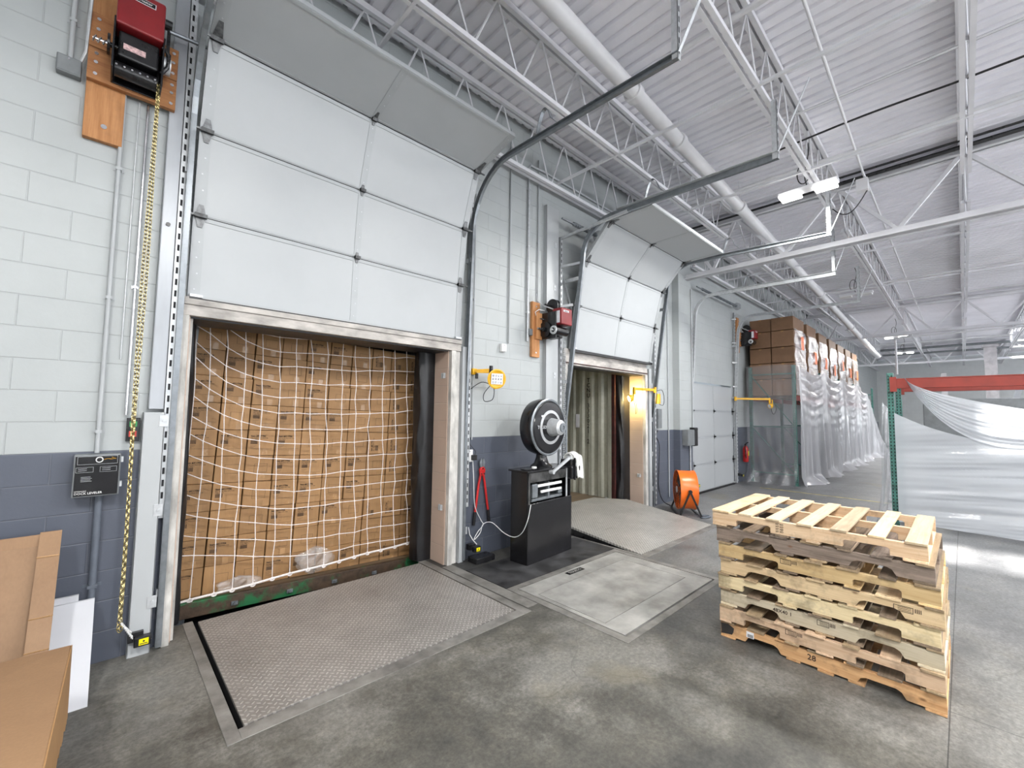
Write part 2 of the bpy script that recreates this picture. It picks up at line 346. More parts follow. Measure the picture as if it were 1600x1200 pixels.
M['cardl'] = card_mat('flat_cardboard', (0.245, 0.14, 0.072), (0.295, 0.175, 0.092))
def film_mat(name, alpha, col, gl=0.35, warp=3.0):
    t = NT(name); t.t.nodes.remove(t.b); out = t.t.nodes['Material Output']
    tr = t.n('ShaderNodeBsdfTransparent'); tl = t.n('ShaderNodeBsdfTranslucent'); df = t.n('ShaderNodeBsdfDiffuse'); g = t.n('ShaderNodeBsdfGlossy')
    for q in (tl, df): q.inputs['Color'].default_value = col + (1,)
    g.inputs['Roughness'].default_value = 0.22; g.inputs['Color'].default_value = (1, 1, 1, 1)
    nz = t.noise(t.obj(), warp, 5, 0.6); b = t.n('ShaderNodeBump'); b.inputs['Strength'].default_value = 0.6; b.inputs['Distance'].default_value = 0.03; t.l(nz, b.inputs['Height']); t.l(b.outputs[0], g.inputs['Normal'])
    m1 = t.n('ShaderNodeMixShader'); m1.inputs[0].default_value = 0.5; t.l(df.outputs[0], m1.inputs[1]); t.l(tl.outputs[0], m1.inputs[2])
    m2 = t.n('ShaderNodeMixShader'); m2.inputs[0].default_value = alpha; t.l(tr.outputs[0], m2.inputs[1]); t.l(m1.outputs[0], m2.inputs[2])
    lw = t.n('ShaderNodeLayerWeight'); lw.inputs[0].default_value = 0.25
    f = t.math('MULTIPLY', t.math('ADD', lw.outputs['Facing'], 0.12), gl, True)
    m3 = t.n('ShaderNodeMixShader'); t.l(f, m3.inputs[0]); t.l(m2.outputs[0], m3.inputs[1]); t.l(g.outputs[0], m3.inputs[2]); t.l(m3.outputs[0], out.inputs['Surface'])
    return t.m
M['film'] = film_mat('plastic_film', 0.68, (0.80, 0.80, 0.84), 0.35)
M['film2'] = film_mat('milky_plastic_film', 0.84, (0.60, 0.63, 0.67), 0.16)
M['filmthin'] = film_mat('thin_plastic_film', 0.25, (0.66, 0.66, 0.70))
M['wrap'] = film_mat('stretch_wrap', 0.12, (0.85, 0.85, 0.85), 0.75, 14)
def green_mat():
    t = NT('rusty_green_beam'); v = t.obj(); n = t.noise(v, 2.2, 6, 0.72); n2 = t.noise(v, 14, 4, 0.7)
    c = t.mix(t.ramp(n, [(0.50, (0, 0, 0)), (0.58, (1, 1, 1))]), t.ramp(n2, [(0.3, (0.025, 0.016, 0.01)), (0.7, (0.09, 0.055, 0.033))]), (0.012, 0.12, 0.04))
    t.col(c); t.rough(0.6); return t.m
M['green'] = green_mat()
def cont_mat():
    t = NT('container_wall'); v = t.pos(); n = t.noise(v, 1.6, 6, 0.7, (1, 3, 0.35)); n2 = t.noise(v, 12, 5, 0.7)
    c = t.ramp(n, [(0.3, (0.30, 0.30, 0.24)), (0.65, (0.56, 0.56, 0.47))]); c = t.mix(0.5, c, t.ramp(n2, [(0.3, (0.7, 0.68, 0.62)), (0.6, (1.05, 1.05, 1.05))]), 'MULTIPLY')
    t.col(c); t.rough(0.45); return t.m
M['cont'] = cont_mat()
M['plywood'] = mat('container_plywood_floor', (0.16, 0.115, 0.07), 0.6, 0, 3, 0.3, stretch=(0.3, 3, 1))

W = 3.976
# ------------------------------------------------------------------ room shell
XMIN, XMAX, YMIN, ZD = -3.2, 38.2, -9.0, 5.60
D1, D2, D3 = (0.43, 2.80), (4.85, 7.05), (9.0, 11.35)
def struct(mb, name, m, parent=None, **k): return mb.build(name, m, parent, kind='structure' if parent is None else None, keep=True, **k)
b = MB()
xs = sorted({XMIN, 0.54, 2.72, 2.87, 4.68, 4.70, 6.90, 8.0, 12.0, XMAX}); ys = sorted({YMIN, -3, 1.75, 2.58, 2.62, 3.05, W, 4.24, 4.34, 4.5})
holes = [(0.54, 2.72, 2.58, 4.5), (2.87, 4.68, 1.75, 3.05), (4.70, 6.90, 2.62, 4.5)]
for i in range(len(xs) - 1):
    for j in range(len(ys) - 1):
        cx, cy = (xs[i] + xs[i + 1]) / 2, (ys[j] + ys[j + 1]) / 2
        if cy > 4.24: continue
        if any(h[0] < cx < h[1] and h[2] < cy < h[3] for h in holes): continue
        b.box(xs[i], xs[i + 1], ys[j], ys[j + 1], -0.12, 0)
for h in holes:
    b.box(h[0] - .05, h[1] + .05, h[2] - .05, h[3], -0.62, -0.58, 1)
    b.box(h[0] - .04, h[0], h[2], h[3], -0.6, -0.12, 1); b.box(h[1], h[1] + .04, h[2], h[3], -0.6, -0.12, 1); b.box(h[0], h[1], h[2] - .04, h[2], -0.6, -0.12, 1)
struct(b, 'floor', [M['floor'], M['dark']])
b = MB(); ops = [D1 + (2.36,), D2 + (2.38,), D3 + (2.40,)]
x = XMIN
for (a, c, t) in ops:
    b.box(x, a, W, 4.24, -0.6 if False else 0, ZD); b.box(a, c, W, 4.24, t, ZD); x = c
b.box(x, XMAX, W, 4.24, 0, ZD)
b.box(XMIN, XMAX, W, 4.24, -0.6, -0.125)
struct(b, 'wall_dock', M['block'])
b = MB(); b.box(8.22, 8.78, 3.84, W, 0, 5.3); struct(b, 'trim_1', M['block'])   # pilaster under the roof girder
k = 2
for (a, c, t) in ops[:2]:
    b = MB(); b.box(c - 0.012, c, W + .002, 4.24, 0.0, t); b.box(a, a + 0.012, W + .002, 4.24, 0.0, t)
    struct(b, 'trim_%d' % k, M['block_tan']); k += 1
b = MB(); b.box(XMAX, XMAX + .2, YMIN, 4.24, 0, ZD); struct(b, 'wall_far', M['block_side'])
b = MB(); b.box(XMIN - .2, XMIN, YMIN, 4.24, 0, ZD); struct(b, 'wall_near', M['block_side'])
b = MB(); b.box(XMIN, XMAX, YMIN - .2, YMIN, 0, 1.4); b.box(XMIN, XMAX, YMIN - .2, YMIN, 3.8, ZD)
x = XMIN
for a, c in ((-1.5, 13.5), (16.5, 33.5)): b.box(x, a, YMIN - .2, YMIN, 1.4, 3.8); x = c
b.box(x, XMAX, YMIN - .2, YMIN, 1.4, 3.8); struct(b, 'wall_windows', M['block_side'])
for i, (a, c) in enumerate(((-1.5, 13.5), (16.5, 33.5))):
    b = MB(); b.box(a, c, YMIN - .06, YMIN - .04, 1.4, 3.8); struct(b, 'window_%d' % (i + 1), M['glass'])  # glowing panes out of view, added as a daylight source
for i, (a, c, t) in enumerate(ops[:2]):
    b = MB(); b.box(a + .013, c - .013, W + .002, 4.24, t - 0.012, t); struct(b, 'trim_%d' % (40 + i), M['rubber'])
b = MB(); b.box(XMIN, 16, 4.3, 14, -1.3, -1.2); struct(b, 'ground_outside', M['mat'])
for i, (a, c) in enumerate(((-.6, .1), (3.3, 4.1))):  # unseen blocks added outside to keep the sun off the net
    b = MB(); b.box(a, c, 4.245, 9, -1.2, 5.6); struct(b, 'wall_outside_%d' % (i + 1), M['block_side'])
# far office window
b = MB(); b.box(XMAX - .03, XMAX, -0.25, 0.5, 2.2, 2.75); fw = struct(b, 'window_3', M['beige'])
b = MB(); b.box(XMAX - .05, XMAX - .03, -0.18, 0.43, 2.27, 2.68); b.build('pane', M['office'], fw)
# corrugated roof deck, ribs along Y, skylights left open
SKY = [(.16, 1.2, -5.2, .34), (3.36, 4.18, -5.2, -.12), (27.6, 29.4, -4.6, -1.55)]
b = MB(); pitch = 0.152; n = int((XMAX - XMIN) / pitch)
for i in range(n):
    x0 = XMIN + i * pitch; segs = [(YMIN, W)]
    for (a, c, y0, y1) in SKY:
        if a < x0 + pitch / 2 < c: segs = [(YMIN, y0), (y1, W)]
    for (y0, y1) in segs:
        pr = [(x0, 5.57), (x0 + 0.098, 5.57), (x0 + 0.112, 5.60), (x0 + 0.138, 5.60), (x0 + 0.152, 5.57)]
        vs = [(p[0], y0, p[1]) for p in pr] + [(p[0], y1, p[1]) for p in pr]
        b.add(vs, [(j, j + 1, j + 6, j + 5) for j in range(4)])
        b.box(x0, x0 + pitch, y0, y1, 5.605, 5.66)
struct(b, 'ceiling', M['roof'])
for i, (a, c, y0, y1) in enumerate(SKY):
    a -= .05; c += .05; b = MB()
    b.box(a - .04, a, y0 - .04, y1 + .04, 5.5, 5.72); b.box(c, c + .04, y0 - .04, y1 + .04, 5.5, 5.95); b.box(a, c, y0 - .04, y0, 5.5, 5.72); b.box(a, c, y1, y1 + .04, 5.5, 5.72)
    struct(b, 'trim_%d' % (10 + i), M['roofsteel'])
# painted yellow line on the floor
b = MB(); b.box(11.2, 11.29, -6, 3.35, 0.0, 0.002); struct(b, 'trim_20', M['paint_y'])

# ------------------------------------------------------------------ roof steel
JY = [3.83, 2.86, 1.29, -0.15, -1.60, -3.05, -4.5, -5.95, -7.4]
JN = ['nearest the dock wall', 'second from the dock wall', 'third from the dock wall', 'fourth from the dock wall', 'fifth from the dock wall', 'sixth from the dock wall']
GX = [-2.1, 8.58, 19.3, 30.0, 38.1]
BAY = ['in the nearest bay', 'in the second bay', 'in the third bay', 'in the farthest bay']
for bi in range(4):
    x0, x1 = GX[bi], GX[bi + 1]
    for ji, jy in enumerate(JY[:6]):
        lab = 'white roof joist %s, %s' % (BAY[bi], JN[ji])
        r = thing('roof_joist', lab, 'joist', (x0, jy, 5.54), group='white open-web roof joists')
        b = MB(); b.box(x0, x1, jy - .055, jy - .012, 5.50, 5.56); b.box(x0, x1, jy + .012, jy + .055, 5.50, 5.56); b.build('top_chord', M['roofsteel'], r)
        b = MB(); e = 0.55 if ji else 0.3; zc = 4.88 if ji else 4.80
        b.box(x0 + e, x1 - e, jy - .052, jy - .012, zc, zc + .045); b.box(x0 + e, x1 - e, jy + .012, jy + .052, zc, zc + .045); b.build('bottom_chord', M['roofsteel'], r)
        b = MB(); pts = []; x = x0 + e + .1; p = 0.30; i = 0; zt, zb = 5.50, zc + .04
        pts.append((x0 + .1, jy, zt)); up = False
        while x < x1 - e: pts.append((x, jy, zt if up else zb)); pts.append((x + .045, jy, zt if up else zb)); x += p; up = not up
        pts.append((x1 - .1, jy, zt)); b.tube(pts, 0.0105, 5); b.build('web_rod', M['roofsteel'], r)
# cross girders, in the direction across the hall
GN = ['white roof girder crossing the hall above the second and third dock doors', 'white roof girder crossing the hall behind the wrapped pallets', 'farthest white roof girder crossing the hall']
for gi, gx in enumerate(GX[1:4]):
    r = thing('roof_girder', GN[gi], 'girder', (gx, W - .05, 4.45))
    b = MB(); b.box(gx - .09, gx - .015, -8.9, W - .01, 5.37, 5.385); b.box(gx - .03, gx - .015, -8.9, W - .01, 5.37, 5.48); b.box(gx + .015, gx + .03, -8.9, W - .01, 5.37, 5.48); b.box(gx - .09, gx + .09, -8.9, W - .01, 5.478, 5.49); b.build('top_chord', M['roofsteel'], r)
    b = MB(); b.box(gx - .09, gx + .09, -8.9, W + .0 - .01, 4.45, 4.465); b.box(gx - .03, gx - .012, -8.9, W - .01, 4.45, 4.55); b.box(gx + .012, gx + .03, -8.9, W - .01, 4.45, 4.55); b.build('bottom_chord', M['roofsteel'], r)
    bots = [2.07, 0.57, -0.87, -2.3, -3.8, -5.2, -6.7]; tops = [2.86, 1.29, -0.15, -1.6, -3.05, -4.5, -5.95, -7.4]
    for i, y in enumerate(bots):
        for yt in (tops[i], tops[i + 1]):
            b = MB(); b.bar((gx, y, 4.52), (gx, yt, 5.42), 0.05, 0.055, (1, 0, 0)); b.build('diagonal_brace', M['roofsteel'], r)
    b = MB(); b.bar((gx, W - .15, 5.42), (gx, 3.3, 4.52), .05, .055, (1, 0, 0)); b.build('diagonal_brace', M['roofsteel'], r)
    b = MB(); b.bar((gx, 2.86, 5.42), (gx, 3.3, 4.52), .05, .055, (1, 0, 0)); b.build('diagonal_brace', M['roofsteel'], r)
# bridging angles across the joists
for (bx, z, lab) in ((1.6, 4.9, 'thin white bridging angle above the near dock door'), (4.45, 4.9, 'thin white bridging angle above the black dial scale'), (6.5, 4.9, 'thin white bridging angle above the second dock door'), (10.6, 4.9, 'thin white bridging angle above the closed dock door'), (13.6, 4.9, 'thin white bridging angle above the near end of the left rack'), (16.6, 4.9, 'thin white bridging angle above the middle of the left rack')):
    b = MB(); b.bar((bx, -6, z - .01), (bx, W - .02, z - .01), .03, .03); b.build('bridging_angle', M['roofsteel'], None, label=lab, cat='brace', group='bridging angles under the roof')
# pipes
def pipe_thing(name, pts, r, m, lab, cat='pipe', rings=None):
    t = thing(name, lab, cat, pts[0]); b = MB(); b.tube(pts, r, 14); b.build('pipe_run', m, t, smooth=True)
    for p, q in (rings or []):
        b = MB(); b.cyl(p, q, r * 1.25, 16); b.build('coupling', m, t, smooth=True)
    return t
def drain(x): return 5.23 - (x - 5.2) * 0.050
P = [(x, 2.42, drain(x)) for x in (-2.5, 24.0)]
t = pipe_thing('drain_pipe', P, 0.085, M['pipe'], 'thick white drain pipe running down the hall under the roof joists', rings=[((x, 2.42, drain(x)), (x + .09, 2.42, drain(x + .09))) for x in (4.1, 5.2, 7.4, 9.8, 13.2, 17.5)])
for x in (5.25, 7.45, 9.85):
    b = MB(); b.cyl((x, 2.42, drain(x)), (x, 2.42, 5.56), .006, 6); b.build('hanger_rod', M['roofsteel'], t)
for (px, pr, pz, lab) in ((4.0, .028, 5.32, 'white sprinkler branch pipe nearest the camera'), (5.95, .012, 5.36, 'thin white conduit line with hooks across the roof above the second dock door'), (7.34, .026, 5.36, 'white sprinkler branch pipe just before the first cross girder'),
                     (11.3, .026, 5.28, 'white sprinkler branch pipe just past the first cross girder'), (14.6, .03, 5.2, 'white sprinkler branch pipe above the left rack start'), (17.2, .03, 5.2, 'white sprinkler branch pipe before the second girder'),
                     (23.5, .03, 5.1, 'white sprinkler branch pipe past the second girder'), (26.5, .03, 5.1, 'farthest white sprinkler branch pipe')):
    ymax = 3.2
    t = pipe_thing('sprinkler_pipe', [(px, -8.5, pz), (px, ymax, pz)], pr, M['pipe'], lab, rings=[((px, 1.9, pz), (px, 1.99, pz))])
    if pr > .02:
        for hy in (-.2 if px > 6 else .9,):
            b = MB(); b.cyl((px, hy, pz + pr), (px, hy, pz + .12), .02, 8); b.cyl((px, hy, pz - .08), (px, hy, pz), .016, 8); b.cyl((px, hy, pz - .10), (px, hy, pz - .08), .03, 10); b.build('sprinkler_head', M['roofsteel'], t)
pipe_thing('gas_pipe', [(-2, .72, 5.36), (8.1, .9, 5.36), (20, .9, 5.36), (30, .9, 5.36)], .016, M['pipe'], 'thin white pipe running down the hall between two joists')
b = MB()
for yy in (0, .03): b.cyl((6.0 + yy, -6, 5.40), (6.0 + yy, 1.2, 5.40), .006, 6)
b.build('black_cable', M['black'], None, label='pair of thin black cables strung across the roof above the second door', cat='cable')
pts = [(6.55, y, 5.34 + (0.02 * math.sin(y * 2.3) if y > -.1 else 0)) for y in [1.7 - i * .25 for i in range(31)]]
b = MB(); b.tube(pts, .012, 6); b.build('black_conduit', M['black'], None, label='black cable clipped along a white conduit near the ceiling lamp', cat='cable')
b = MB(); b.cyl((8.42, -8, 5.43), (8.42, 1.25, 5.43), .03, 10); b.cyl((8.36, -8, 5.50), (8.36, 1.4, 5.50), .018, 8); b.cyl((8.42, 1.45, 5.43), (8.42, 3.7, 5.43), .02, 8); b.build('girder_conduit', M['black'], None, label='dark conduits running along the top of the first cross girder', cat='cable')
b = MB(); b.cyl((30.0 - .25, -8, 4.95), (29.75, 3, 4.95), .05, 10); b.cyl((29.6, -8, 5.2), (29.6, 3, 5.2), .06, 10); b.build('duct_conduit', M['greybox'], None, label='dark pipes running across the far end of the roof', cat='pipe')
# junction box with black drooping cord by the girder
t = thing('ceiling_junction_box', 'white junction box with a drooping black cord beside the first girder', 'junction box', (8.0, .9, 5.05))
b = MB(); b.box(7.93, 8.07, .83, .97, 5.02, 5.2); b.build('box_body', M['pipe'], t, bevel=.005)
b = MB(); b.tube([(8.0, .85 + .5 * s, 5.02 - .28 * math.sin(PI * s)) for s in [i / 12 for i in range(13)]], .008, 6); b.build('cord', M['black'], t)
# lamps
LN = ['glowing twin-panel ceiling lamp above the second dock door', 'unlit twin-panel ceiling lamp farther down the hall', 'glowing ceiling lamp above the far aisle, the nearer of the two small ones', 'farthest glowing ceiling lamp']
def lamp(x, y, z, on, lab, power=170):
    t = thing('ceiling_lamp', lab, 'lamp', (x, y, z + .06), group='twin-panel ceiling lamps')
    b = MB(); b.box(x - .06, x + .06, y - .34, y + .34, z + .03, z + .09); b.build('housing', M['roofsteel'], t, bevel=.008)
    for s in (-1, 1):
        b = MB(); b.box(x - .11, x + .11, y + s * .2 - .12, y + s * .2 + .12, z, z + .03); b.build('lamp_panel', M['glow'] if on else M['whitep'], t, bevel=.004)
    b = MB(); pts = [(x + .01 * math.sin(i * .5), y + .03 * math.sin(i * .45), z + .09 + i * (5.45 - z - .09) / 14) for i in range(15)]; b.tube(pts, .007, 6); b.tube([(x + .03, y + .05 + .07 * math.cos(q), z + .30 + .14 * math.sin(q)) for q in [2 * PI * j / 20 for j in range(20)]], .007, 6, closed=True); b.build('cord', M['black'], t)
    if on: area('lamp_light', (x, y, z - .03), .3, .7, power, (1, .985, .95))
for (x, y, z, on), lab in zip(LAMPS_IN, LN): lamp(x, y, z, on, lab, 160 if x < 10 else 200)
LO = ['lit ceiling lamp over the near left corner of the hall', 'lit ceiling lamp just above the viewpoint near the dock wall', 'lit ceiling lamp over the floor left of the wooden pallets', 'lit ceiling lamp to the right of the wooden pallets', 'lit ceiling lamp to the right of the near red rack beam', 'lit ceiling lamp to the right of the wrapped rack load', 'lit ceiling lamp at the far right of the hall']
for (x, y), lab in zip(LAMPS_ADDED, LO): lamp(x, y, 4.72, 1, lab, (6, 58, 105, 125, 190, 220, 220)[i])

# ------------------------------------------------------------------ sectional doors
def path_side(x, pts, name, lab, hang=None, mirror=1, m='track', zfloor=0):
    t = thing(name, lab, 'door track', (x, pts[0][0], pts[0][1]))
    # C channel: back plate and two lips swept along the (y, z) path
    P = [Vector((x, p[0], p[1])) for p in pts]
    b = MB()
    for (dx, dn, w_, h_) in ((0, 0, .006, .062), (mirror * .016, .028, .032, .006), (mirror * .016, -.028, .032, .006)):
        N = len(P); vs = []; fs = []
        for i, p in enumerate(P):
            d = (P[min(i + 1, N - 1)] - P[max(i - 1, 0)]).normalized(); nrm = Vector((0, -d.z, d.y)); c = p + Vector((dx, 0, 0)) + nrm * dn
            for sx, sn in ((-1, -1), (1, -1), (1, 1), (-1, 1)): vs.append(c + Vector((sx * w_ / 2, 0, 0)) + nrm * sn * h_ / 2)
        for i in range(N - 1):
            for j in range(4): fs.append((i * 4 + j, i * 4 + (j + 1) % 4, i * 4 + 4 + (j + 1) % 4, i * 4 + 4 + j))
        fs += [(0, 1, 2, 3), tuple(4 * (N - 1) + j for j in (3, 2, 1, 0))]; b.add(vs, fs)
    b.build('channel', M[m], t)
    return t
def perf_angle(parent, name, x, y, z0, z1, dirx=1, m='galv', slots=True):
    b = MB(); b.box(x, x + dirx * .045, y, y + .004, z0, z1); b.box(x, x + dirx * .004, y, y + .05, z0, z1); o = b.build(name, M[m], parent)
    if slots:
        b = MB(); z = z0 + .05
        while z < z1 - .05: b.box(x + dirx * .015, x + dirx * .028, y - .0015, y, z, z + .045); z += .085
        b.build('slots', M['dark'], o)
    return o
def arc(y0, z0, y1, z1, n=8):
    # quarter sweep from vertical to horizontal
    return [(y0 + (y1 - y0) * (1 - math.cos(PI / 2 * i / n)), z0 + (z1 - z0) * math.sin(PI / 2 * i / n)) for i in range(n + 1)]
def panel(parent, p0, p1, x0, x1, hinge_top=True, bend=0):
    # p0,p1 are (y,z) of the bottom and top edges
    a = Vector((0, p0[0], p0[1])); c = Vector((0, p1[0], p1[1])); d = (c - a); L = d.length; d.normalize(); nin = Vector((0, -d.z, d.y))  # towards the room
    def q(x, s, n): v = a + d * s + nin * n; return (x, v.y, v.z)
    def bx(mb, xa, xb, s0, s1, n0, n1):
        v = [q(xa, s0, n0), q(xb, s0, n0), q(xb, s0, n1), q(xa, s0, n1), q(xa, s1, n0), q(xb, s1, n0), q(xb, s1, n1), q(xa, s1, n1)]
        mb.add(v, [(0, 3, 2, 1), (4, 5, 6, 7), (0, 1, 5, 4), (1, 2, 6, 5), (2, 3, 7, 6), (3, 0, 4, 7)])
    g = .0025
    b = MB(); bx(b, x0, x1, g, L - g, -.045, 0); o = b.build('door_panel', M['door'], parent, bevel=.004)
    xm = (x0 + x1) / 2
    for xa, xb in ((x0, x0 + .075), (xm - .03, xm + .03), (x1 - .075, x1)):
        b = MB(); bx(b, xa, xb, g, L - g, 0.0005, .004); st = b.build('stile', M['stile'], o)
        b = MB(); nh = 5
        for i in range(nh):
            s = L * (.12 + .76 * i / (nh - 1)); cx = (xa + xb) / 2 + .01 * (i % 2)
            if L < .3: continue
            bx(b, cx - .005, cx + .005, s - .005, s + .005, .004, .0065)
        if b.v: b.build('rivets', M['galv'], st)
    if hinge_top:
        b = MB(); bx(b, x0 + .005, x1 - .005, L - (.016 if bend > .3 else .006), L + .006, -.03, -.0015 if x0 < 8 else .002); b.build('seam_gap', M['rubber'] if x0 < 8 else M['greysteel'], o)
    # seam rails
    b = MB(); bx(b, x0 + .075, x1 - .075, L - .035, L - .012, .0005, .006); bx(b, x0 + .075, x1 - .075, .012, .03, .0005, .005); b.build('seam_rail', M['stile'], o)
    if hinge_top:
        for xc, big in ((x0 + .045, 1), (xm, 0), (x1 - .045, 1)):
            b = MB(); w2 = .035 if big else .022; h2 = .085 if big else .05
            kk = bend
            for sg in (-1, 1):
                nn = .006 if sg < 0 else .006 + kk * h2
                v = [q(xc - w2, L, .006), q(xc + w2, L, .006), q(xc + w2 * .42, L + sg * h2, nn), q(xc - w2 * .42, L + sg * h2, nn), q(xc - w2, L, .013), q(xc + w2, L, .013), q(xc + w2 * .42, L + sg * h2, nn + .007), q(xc - w2 * .42, L + sg * h2, nn + .007)]
                b.add(v, [(0, 3, 2, 1), (4, 5, 6, 7), (0, 1, 5, 4), (1, 2, 6, 5), (2, 3, 7, 6), (3, 0, 4, 7)]); bx(b, xc - w2 * 1.15, xc + w2 * 1.15, L - .014, L + .014, .008, .04)
            if big:
                sgn = -1 if xc < xm else 1; bx(b, min(xc, xc + sgn * .1), max(xc, xc + sgn * .1), L - .007, L + .007, .018, .032)
            b.build('hinge', M['hinge'], parent)
    return o
def door(name, x0, x1, sec, label):
    y, z = sec[0]
    r = thing(name, label, 'overhead door', ((x0 + x1) / 2, y, z)); r['kind'] = 'structure'
    for i in range(len(sec) - 1):
        ang = lambda k: math.atan2(sec[k][0] - sec[k + 1][0], sec[k + 1][1] - sec[k][1])
        bend = math.tan(ang(i + 1) - ang(i)) if i < len(sec) - 2 else 0
        panel(r, sec[i], sec[i + 1], x0, x1, i < len(sec) - 2, bend)
    b = MB(); b.box(x0 + .01, x1 - .01, y - .035, y + .02, z - .03, z + .006); b.build('bottom_seal', M['rubber'], r)
    for xx in (x0 + .01, x1 - .09):
        b = MB(); b.box(xx, xx + .08, y - .045, y - .005, z + .01, z + .03); b.build('bottom_bracket', M['galv'], r)
    return r
d1 = door('door_1', .41, 2.93, [(3.955, 2.49), (3.925, 3.12), (3.86, 3.755), (3.66, 4.36), (3.075, 4.515)], 'raised white sectional dock door over the opening full of cartons')
d2 = door('door_2', 4.88, 7.2, [(3.90, 2.60), (3.80, 3.23), (3.645, 3.86), (3.24, 4.31), (2.60, 4.32)], 'raised white sectional dock door over the container opening')
d3 = door('door_3', 9.0, 11.35, [(3.955, .03), (3.955, .61), (3.955, 1.19), (3.955, 1.77), (3.955, 2.36)], 'closed white sectional dock door beyond the orange fan')
def trk(door_n, x, y0, yk, zk, zc, ycv, yend, lab, mir, m='track', hz=5.5, zend=None):
    pts = [(y0, 0.02), (y0, 1.6), (yk, zk)] + arc(yk, zk, ycv, zc, 9)[1:] + [(yend, zend or zc)]
    t = path_side(x, pts, 'door_track', lab, mirror=mir, m=m)
    ze = zend or zc
    # drop hanger at the free end
    perf = perf_angle(t, 'end_hanger', x - .02, yend, ze - .03, 4.88, 1, 'galv'); 
    b = MB(); b.bar((x, yend + .02, ze), (x, yend - .28, 4.95), .03, .004); b.build('hanger_brace', M['galv'], t)
    b = MB(); b.bar((x + mir * -.02, ycv - .1, zc + .035), (x + mir * -.02, yend, ze + .035), .05, .006); b.build('stiffening_angle', M['galv'], t)
    # leaf spring bumper near the end of travel
    yb = yend + 1.35; b = MB(); pr = [Vector((x - .02, yb + .10 - .20 * s + 0, zc + .03 + .21 * math.sin(PI * s) ** .8)) for s in [i / 12 for i in range(12)]] + [Vector((x - .02, yb - .13, zc + .05))]
    for i in range(len(pr) - 1): b.bar(pr[i], pr[i + 1], .005, .04, (1, 0, 0))
    for i in range(0): pass
    b.build('bumper_spring', M['track'], t)
    for z in (.35, 1.25, 2.1, zk - .3):
        f = 1 if z < 1.6 else 0; yy = y0 if z < 1.6 else y0 + (yk - y0) * (z - 1.6) / (zk - 1.6)
        b = MB(); b.box(x - .012, x + .012, yy + .02, W, z, z + .05); b.build('wall_bracket', M['galv'], t)
    return t
trk(1, 3.02, 3.93, 3.86, 3.72, 4.43, 3.25, 1.38, 'dark steel track on the right side of the near dock door', -1, zend=4.39)
trk(1, 0.355, 3.93, 3.86, 3.72, 4.43, 3.25, 1.38, 'dark steel track on the left side of the near dock door', 1, zend=4.39)
trk(2, 4.78, 3.93, 3.62, 3.86, 4.33, 3.15, 1.18, 'dark steel track on the left side of the second dock door', 1, zend=4.29)
trk(2, 7.30, 3.93, 3.62, 3.86, 4.33, 3.15, 1.18, 'dark steel track on the right side of the second dock door', -1, zend=4.25)
trk(3, 8.90, 3.93, 3.82, 3.7, 4.14, 3.45, 1.4, 'galvanised track on the left side of the closed dock door', 1, 'galv', zend=4.11)
trk(3, 11.45, 3.93, 3.82, 3.7, 4.14, 3.45, 1.4, 'galvanised track on the right side of the closed dock door', -1, 'galv', zend=4.12)
# wall-to-track frames of slotted angle
for (x, z0, z1, dx, lab) in ((0.315, 0.9, 4.9, 1, 'slotted steel angle at the left side of the near dock door'), (3.07, 0.6, 4.3, -1, 'slotted steel angle at the right side of the near dock door'), (4.66, .05, 4.22, 1, 'slotted steel angle at the left side of the second dock door'), (7.42, .05, 4.3, -1, 'slotted steel angle at the right side of the second dock door'), (8.86, .05, 4.3, -1, 'slotted steel angle left of the closed dock door'), (11.55, .05, 4.3, -1, 'slotted steel angle right of the closed dock door')):
    t = thing('slotted_angle', lab, 'steel angle', (x, W - .06, z0), group='slotted angles beside the doors'); perf_angle(t, 'angle', x, W - .06, z0, z1, dx, 'galv')
for (x, z, yf, lab) in ((4.66, 4.20, 2.9, 'upper strut'), (4.66, 3.78, 3.66, 'middle strut'), (4.66, 3.2, 3.78, 'lower strut')):
    b = MB(); b.bar((x + .02, W - .05, z), (4.78, yf, z + (.1 if z > 4 else 0.02)), .03, .035); b.build('track_strut', M['galv'], None, label='steel %s tying the second door left track to the wall' % lab, cat='strut')
b = MB(); b.bar((4.68, W - .04, 3.75), (4.95, W - .04, 3.2), .03, .006); b.build('track_strut', M['galv'], None, label='diagonal steel strut behind the second door opener', cat='strut')
for z in (4.1, 3.5, 3.0, 2.4):
    for x in (8.9, 11.45):
        b = MB(); b.bar((x - .04, W - .02, z), (x, 3.86, z), .03, .035); b.build('track_strut', M['galv'], None, label='short steel strut %s of the closed door at %s height' % ('left' if x < 10 else 'right', {4.1: 'top', 3.5: 'upper', 3.0: 'middle', 2.4: 'lower'}[z]), cat='strut')
# headers and jamb trims
def trim(name, mbx, m, **k): return struct(mbx, name, m, **k)
b = MB(); b.box(.39, 2.93, W - .05, W, 2.36, 2.50); b.box(.39, 2.93, W - .065, W - .02, 2.44, 2.485); trim('trim_30', b, M['white_wood_h'], bevel=.004)
b = MB(); b.box(.385, .43, W - .05, W + .02, 0, 2.36); b.box(.43, .46, W + .02, W + .06, 0, 2.36); trim('trim_31', b, M['white_wood'], bevel=.004)
b = MB(); b.box(2.80, 2.86, W - .05, W + .02, 0, 2.36); b.box(2.87, 2.93, W - .03, W, 0, 2.36); trim('trim_32', b, M['white_wood'], bevel=.004)
b = MB(); b.box(4.79, 7.12, W - .05, W, 2.38, 2.50); b.box(4.79, 7.12, W - .03, W, 2.5, 2.62); trim('trim_33', b, M['white_wood_h'], bevel=.004)
b = MB(); b.box(4.79, 7.12, W - .06, W - .05, 2.40, 2.415); trim('trim_36', b, M['rustred'])
